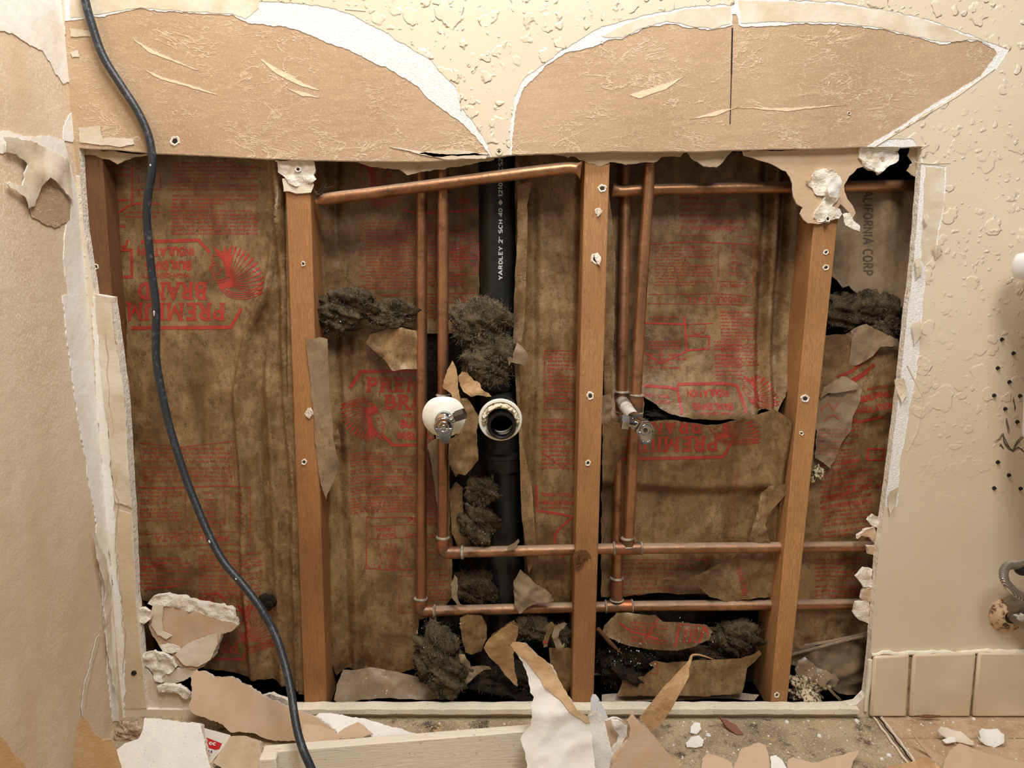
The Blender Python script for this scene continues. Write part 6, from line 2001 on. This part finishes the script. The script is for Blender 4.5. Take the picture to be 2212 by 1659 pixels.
o = debris('plastic_shim', 'thin white plastic tongue standing behind the centre debris', [(1277, 1560), (1276, 1510), (1280, 1501), (1287, 1501), (1293, 1508), (1304, 1530), (1318, 1560), (1330, 1600), (1280, 1600)], lean(1295, 1560, -.100, 10), [PORC, PORC, PORC], .002, 0, 10, 0, 621, cat='plastic strip', rb=0)
debris('drywall_piece', 'narrow white crumbly gypsum strip right of the tall curled paper', [(1270, 1548), (1290, 1534), (1306, 1552), (1310, 1580), (1326, 1640), (1345, 1760), (1285, 1760), (1280, 1650), (1274, 1590)], lean(1300, 1620, -.150, 12), [WHITEDEB, TANBOARD, GYPSUM], .006, .003, 60, .002, 622)
debris('drywall_piece', 'tan wedge with a ragged white edge in the centre debris', [(1290, 1560), (1305, 1555), (1316, 1556), (1330, 1552), (1345, 1560), (1358, 1575), (1352, 1596), (1330, 1620), (1312, 1642), (1302, 1620), (1294, 1580)], lean(1325, 1600, -.140, 15), TB, .006, .001, 30, .002, 623)
o = lumpy('gypsum_crust', [(1322, 1556), (1338, 1556), (1356, 1572), (1354, 1590), (1334, 1622), (1318, 1650), (1330, 1700), (1300, 1700), (1312, 1640), (1330, 1606), (1338, 1592), (1328, 1575)], -.150, .004, [WHITEDEB] * 3, 624, amp=.004, jag=.002)
tag(o, 'white flaky gypsum crust along the edge of the tan wedge', 'gypsum')
debris('drywall_piece', 'large tan drywall triangle standing at the bottom right of centre', [(1356, 1558), (1370, 1545), (1378, 1556), (1412, 1590), (1440, 1622), (1462, 1650), (1540, 1760), (1310, 1760), (1322, 1650), (1340, 1622), (1356, 1600), (1362, 1575)], lean(1390, 1640, -.158, 14, 6), [TANBOARD, TANBOARD, TANBOARD], .008, .0015, 26, .0012, 625)
FB = lean(1430, 1540, -.100, 18, 10)
strip = debris('paper_strip', 'long pointed brown paper strip leaning up right from the debris', [(1383, 1552), (1392, 1540), (1410, 1512), (1430, 1484), (1454, 1458), (1478, 1435), (1490, 1421), (1497, 1414), (1492, 1428), (1486, 1442), (1486, 1458), (1474, 1480), (1458, 1510), (1446, 1536), (1430, 1566), (1410, 1582)], FB, [SCRAP] * 3,
       .0008, jag=.0006, seed=626, cat='paper strip', rb=0, grid=.004, h=lambda u, v: .006 * np.sin(v * 30 + u * 18))
m = MB()
m.tube([P(1488, 1430, -.068), P(1495, 1416, -.062), P(1512, 1415, -.056), P(1540, 1424, -.046)], [.001, .0016, .0014, .0006], 6, 0, sub=5)
m.build('curled_tip', SCRAP, strip)


def on_floor(x, y, tilt=0, z=.0):
    q = floorpt(x, y, z)
    t = math.radians(tilt)
    return Frame(q, (0, -math.sin(t), math.cos(t)), (0, 1, 0))


def flat(label, poly, mats, cx, cy, tilt, th, amp, seed, name='drywall_piece', cat='drywall piece', z=.006, jag=.0015, f=40, curl=0.0, grid=.004, group=None):
    fr = on_floor(cx, cy, tilt, z)
    uc, vc = fr.px(cx, cy)
    return debris(name, label, poly, fr, mats, th, amp, f, jag, seed, cat, grid, h=lambda u, v: amp * fbm(u * f, v * f, seed, 4) + curl * ((u - uc) ** 2 * 40), rb=.0006, group=group)


for i, (lb, q, mt) in enumerate([
        ('white plaster flake on the concrete right of the brown strip, upper one', [(1492, 1568), (1500, 1560), (1512, 1562), (1514, 1574), (1504, 1586), (1490, 1582)], WB),
        ('white plaster flake on the concrete right of the brown strip, lower one', [(1482, 1606), (1494, 1592), (1510, 1588), (1522, 1598), (1518, 1612), (1500, 1616), (1484, 1614)], WB),
        ('pointed tan drywall scrap with a nail hole at the bottom edge', [(1592, 1640), (1604, 1614), (1620, 1610), (1640, 1604), (1654, 1610), (1662, 1640), (1668, 1700), (1570, 1700), (1580, 1665)], TB),
        ('rounded pale scrap at the bottom edge left of the pointed tan scrap', [(1516, 1640), (1530, 1628), (1552, 1632), (1580, 1648), (1590, 1700), (1510, 1700)], TB),
        ('white gypsum crumbs right of the pointed tan scrap', [(1664, 1632), (1676, 1630), (1690, 1642), (1700, 1660), (1698, 1700), (1668, 1700)], WB),
        ('wide pale brown scrap with a red torn edge at the bottom', [(1702, 1640), (1712, 1636), (1760, 1648), (1800, 1636), (1850, 1622), (1856, 1622), (1842, 1650), (1830, 1700), (1700, 1700)], TB),
        ('dark red wood splinter on the concrete', [(1554, 1548), (1570, 1554), (1590, 1566), (1606, 1586), (1592, 1588), (1574, 1574)], [simple('red_wood_splinter', (128, 84, 66), .8, 0, 200, .001)] * 3)]):
    sx = sum(p[0] for p in q) / len(q); sy = sum(p[1] for p in q) / len(q)
    flat(lb, q, mt, sx, sy, 30, .004, .002, 640 + i, z=.007)
for i, (lb, q, mt, tl, cu) in enumerate([
        ('curled cream paper flake on the vinyl right of the seam', [(2018, 1586), (2030, 1570), (2050, 1574), (2074, 1582), (2098, 1606), (2100, 1613), (2080, 1606), (2056, 1598), (2034, 1594)], [COMPOUND] * 3, 30, .4),
        ('white chip on the vinyl in front of the cream flake', [(2036, 1600), (2050, 1592), (2062, 1594), (2064, 1602), (2044, 1606)], WB, 20, 0),
        ('bright white speckled chip on the vinyl near the right edge', [(2104, 1590), (2116, 1598), (2114, 1580), (2122, 1574), (2150, 1576), (2164, 1592), (2162, 1606), (2148, 1615), (2128, 1610), (2114, 1604)], WB, 40, .6),
        ('thin straight paper strip standing right of the vinyl seam', [(1968, 1580), (1976, 1588), (2030, 1640), (2040, 1652), (2030, 1655), (2000, 1625)], [TANBOARD] * 3, 60, 0),
        ('tan folded paper piece at the bottom right corner', [(2042, 1640), (2052, 1620), (2072, 1606), (2100, 1616), (2150, 1632), (2212, 1650), (2260, 1700), (2030, 1700)], [TANBOARD, TANBOARD, GYPSUM], 45, 0),
        ('tan paper piece beside the standing strip at the bottom', [(1916, 1655), (1960, 1648), (2000, 1636), (2030, 1656), (2040, 1700), (1900, 1700)], [SCRAP] * 3, 35, 0),
        ('thin brown wood splinter on the vinyl near the tiles', [(1976, 1547), (2000, 1544), (2032, 1545), (2034, 1548), (2005, 1550)], [WOOD[3]] * 3, 10, 0)]):
    sx = sum(p[0] for p in q) / len(q); sy = sum(p[1] for p in q) / len(q)
    flat(lb, q, mt, sx, sy, tl, .0015, .001, 660 + i, z=.011, curl=cu, name='paper_piece' if i != 6 else 'wood_splinter', cat='paper piece' if i != 6 else 'wood splinter')

# peeled brown paper curling off the side wall in the near left corner
for i, (lb, q, Y, tl, yw) in enumerate([('brown paper curl standing against the side wall in the bottom left', [(160, 1760), (162, 1600), (166, 1575), (178, 1548), (190, 1560), (202, 1582), (222, 1596), (240, 1592), (250, 1610), (262, 1650), (280, 1760)], -.165, -6, 30),
                                        ('brown paper sheet edge at the very bottom left corner', [(-60, 1560), (0, 1590), (14, 1602), (24, 1622), (50, 1642), (62, 1665), (80, 1760), (-60, 1760)], -.26, -6, 30)]):
    fr = lean(200 if i == 0 else 20, 1640, Y, tl, yw)
    debris('peeled_paper', lb, q, fr, [simple('golden_brown_paper', (206, 168, 120), .75, 0, 300, .0008, var=(218, 184, 140), vscale=50)] * 3, .0008, jag=.001, seed=680 + i, cat='peeled paper', rb=0, h=lambda u, v: .006 * np.sin(u * 40))

# plaster chips scattered on the floor and foot strip: a few countable ones, then the grit
rn = random.Random(21)
PLACES = [(1660, 1590, 'pale plaster chip on the concrete below the red wood splinter'), (1700, 1560, 'pale chip on the concrete in front of the leaning right stud'), (1745, 1556, 'pale chip against the foot strip below the speckled debris heap'),
          (1770, 1590, 'lone chip in the middle of the concrete patch left of the vinyl seam'), (1640, 1640, 'chip touching the tip of the tan scrap with the nail hole'), (1830, 1600, 'chip on the yellowed concrete edge close to the vinyl seam'),
          (1905, 1640, 'larger of two chips beside the lower end of the vinyl seam'), (1920, 1632, 'smaller chip just right of a larger one at the lower end of the vinyl seam'), (1455, 1610, 'chip in the shade under the long pointed brown strip'),
          (1530, 1588, 'tiny chip right of the white plaster flakes on the concrete'), (1850, 1556, 'chip at the rounded corner where the foot strip meets the jamb'), (2010, 1562, 'chip on the vinyl under the first wide tile'), (2090, 1540, 'chip on the vinyl at the foot of the tiles near the right edge')]
proto = None
for i, (x, y, lb) in enumerate(PLACES):
    if proto is None:
        mb_ = MB()
        V = []
        for (a, b_, z) in ((-1, -.6, 0), (.2, -1, 0), (1, -.2, 0), (.7, .8, 0), (-.5, .9, 0)):
            V.append(Vector((a, b_, z)) * .0032)
        for (a, b_, z) in ((-.7, -.4, .55), (.2, -.7, .8), (.7, -.1, .6), (.5, .5, .7), (-.4, .6, .5)):
            V.append(Vector((a, b_, z)) * .0032)
        mb_.add(V, [(4, 3, 2, 1, 0), (5, 6, 7, 8, 9)] + [(k, (k + 1) % 5, 5 + (k + 1) % 5, 5 + k) for k in range(5)])
        proto = mb_.build('plaster_chip', WHITEDEB, None, smooth=False, origin=(0, 0, 0))
        o = proto
    else:
        o = proto.copy(); COL.objects.link(o)
    zf = .0034 if x > 1950 else .0004
    o.location = floorpt(x, y, zf)
    if o.location.y > -.012: o.location.y = -.012
    s = rn.uniform(.5, 1.35)
    o.scale = (s, s, s * .8)
    o.rotation_euler = (0, 0, rn.uniform(0, 6.28))
    tag(o, lb, 'plaster chip', 'plaster chips on the floor')

V = []; F = []
rs = np.random.RandomState(3)
for i in range(4200):
    x = rs.uniform(250, 2212); y = 1546 + 140 * rs.rand() ** 1.3
    p = floorpt(x, y, 0)
    if p.y > -.010 or p.x < XC + .01: continue
    s = .0003 + .0016 * rs.rand() ** 4
    z = .0033 if p.x > a0.x + (p.y - a0.y) * d.x / d.y else 0.0002
    q = [p + Vector((rs.uniform(-1, 1) * s * 1.6, rs.uniform(-1, 1) * s * 1.6, z)) for _ in range(3)]
    b = len(V)
    V += q + [p + Vector((0, 0, z + s))]
    F += [(b, b + 1, b + 3), (b + 1, b + 2, b + 3), (b + 2, b, b + 3)]
o = make('plaster_grit', V, F, GYPSUM, None, smooth=False)
tag(o, 'fine pale plaster grit strewn over the floor', 'grit', None, 'stuff')

# pale specks of plaster caught on the wool and ledges
V = []; F = []
for (x0, y0, x1, y1, Y, nn) in ((1310, 1385, 1420, 1440, .022, 90), (1010, 1140, 1070, 1180, .012, 25), (700, 1450, 960, 1515, .016, 60), (900, 1340, 1000, 1490, .008, 45), (1700, 1430, 1800, 1500, .010, 50), (1430, 1330, 1560, 1400, .020, 40), (1000, 1230, 1080, 1310, .014, 14), (680, 690, 760, 700, .018, 10)):
    for i in range(nn):
        x, y = rs.uniform(x0, x1), rs.uniform(y0, y1)
        p = P(x, y, Y + rs.uniform(-.004, .010)); s = .0003 + .0011 * rs.rand() ** 2
        b = len(V)
        V += [p + Vector(tuple((rs.rand(3) - .5) * s * 2.4)) for _ in range(4)]
        F += [(b, b + 1, b + 2), (b, b + 2, b + 3), (b, b + 3, b + 1), (b + 1, b + 3, b + 2)]
o = make('plaster_dust_specks', V, F, GYPSUM, None, smooth=False)
tag(o, 'tiny white plaster specks caught on the dark wool inside the wall', 'grit', None, 'stuff')
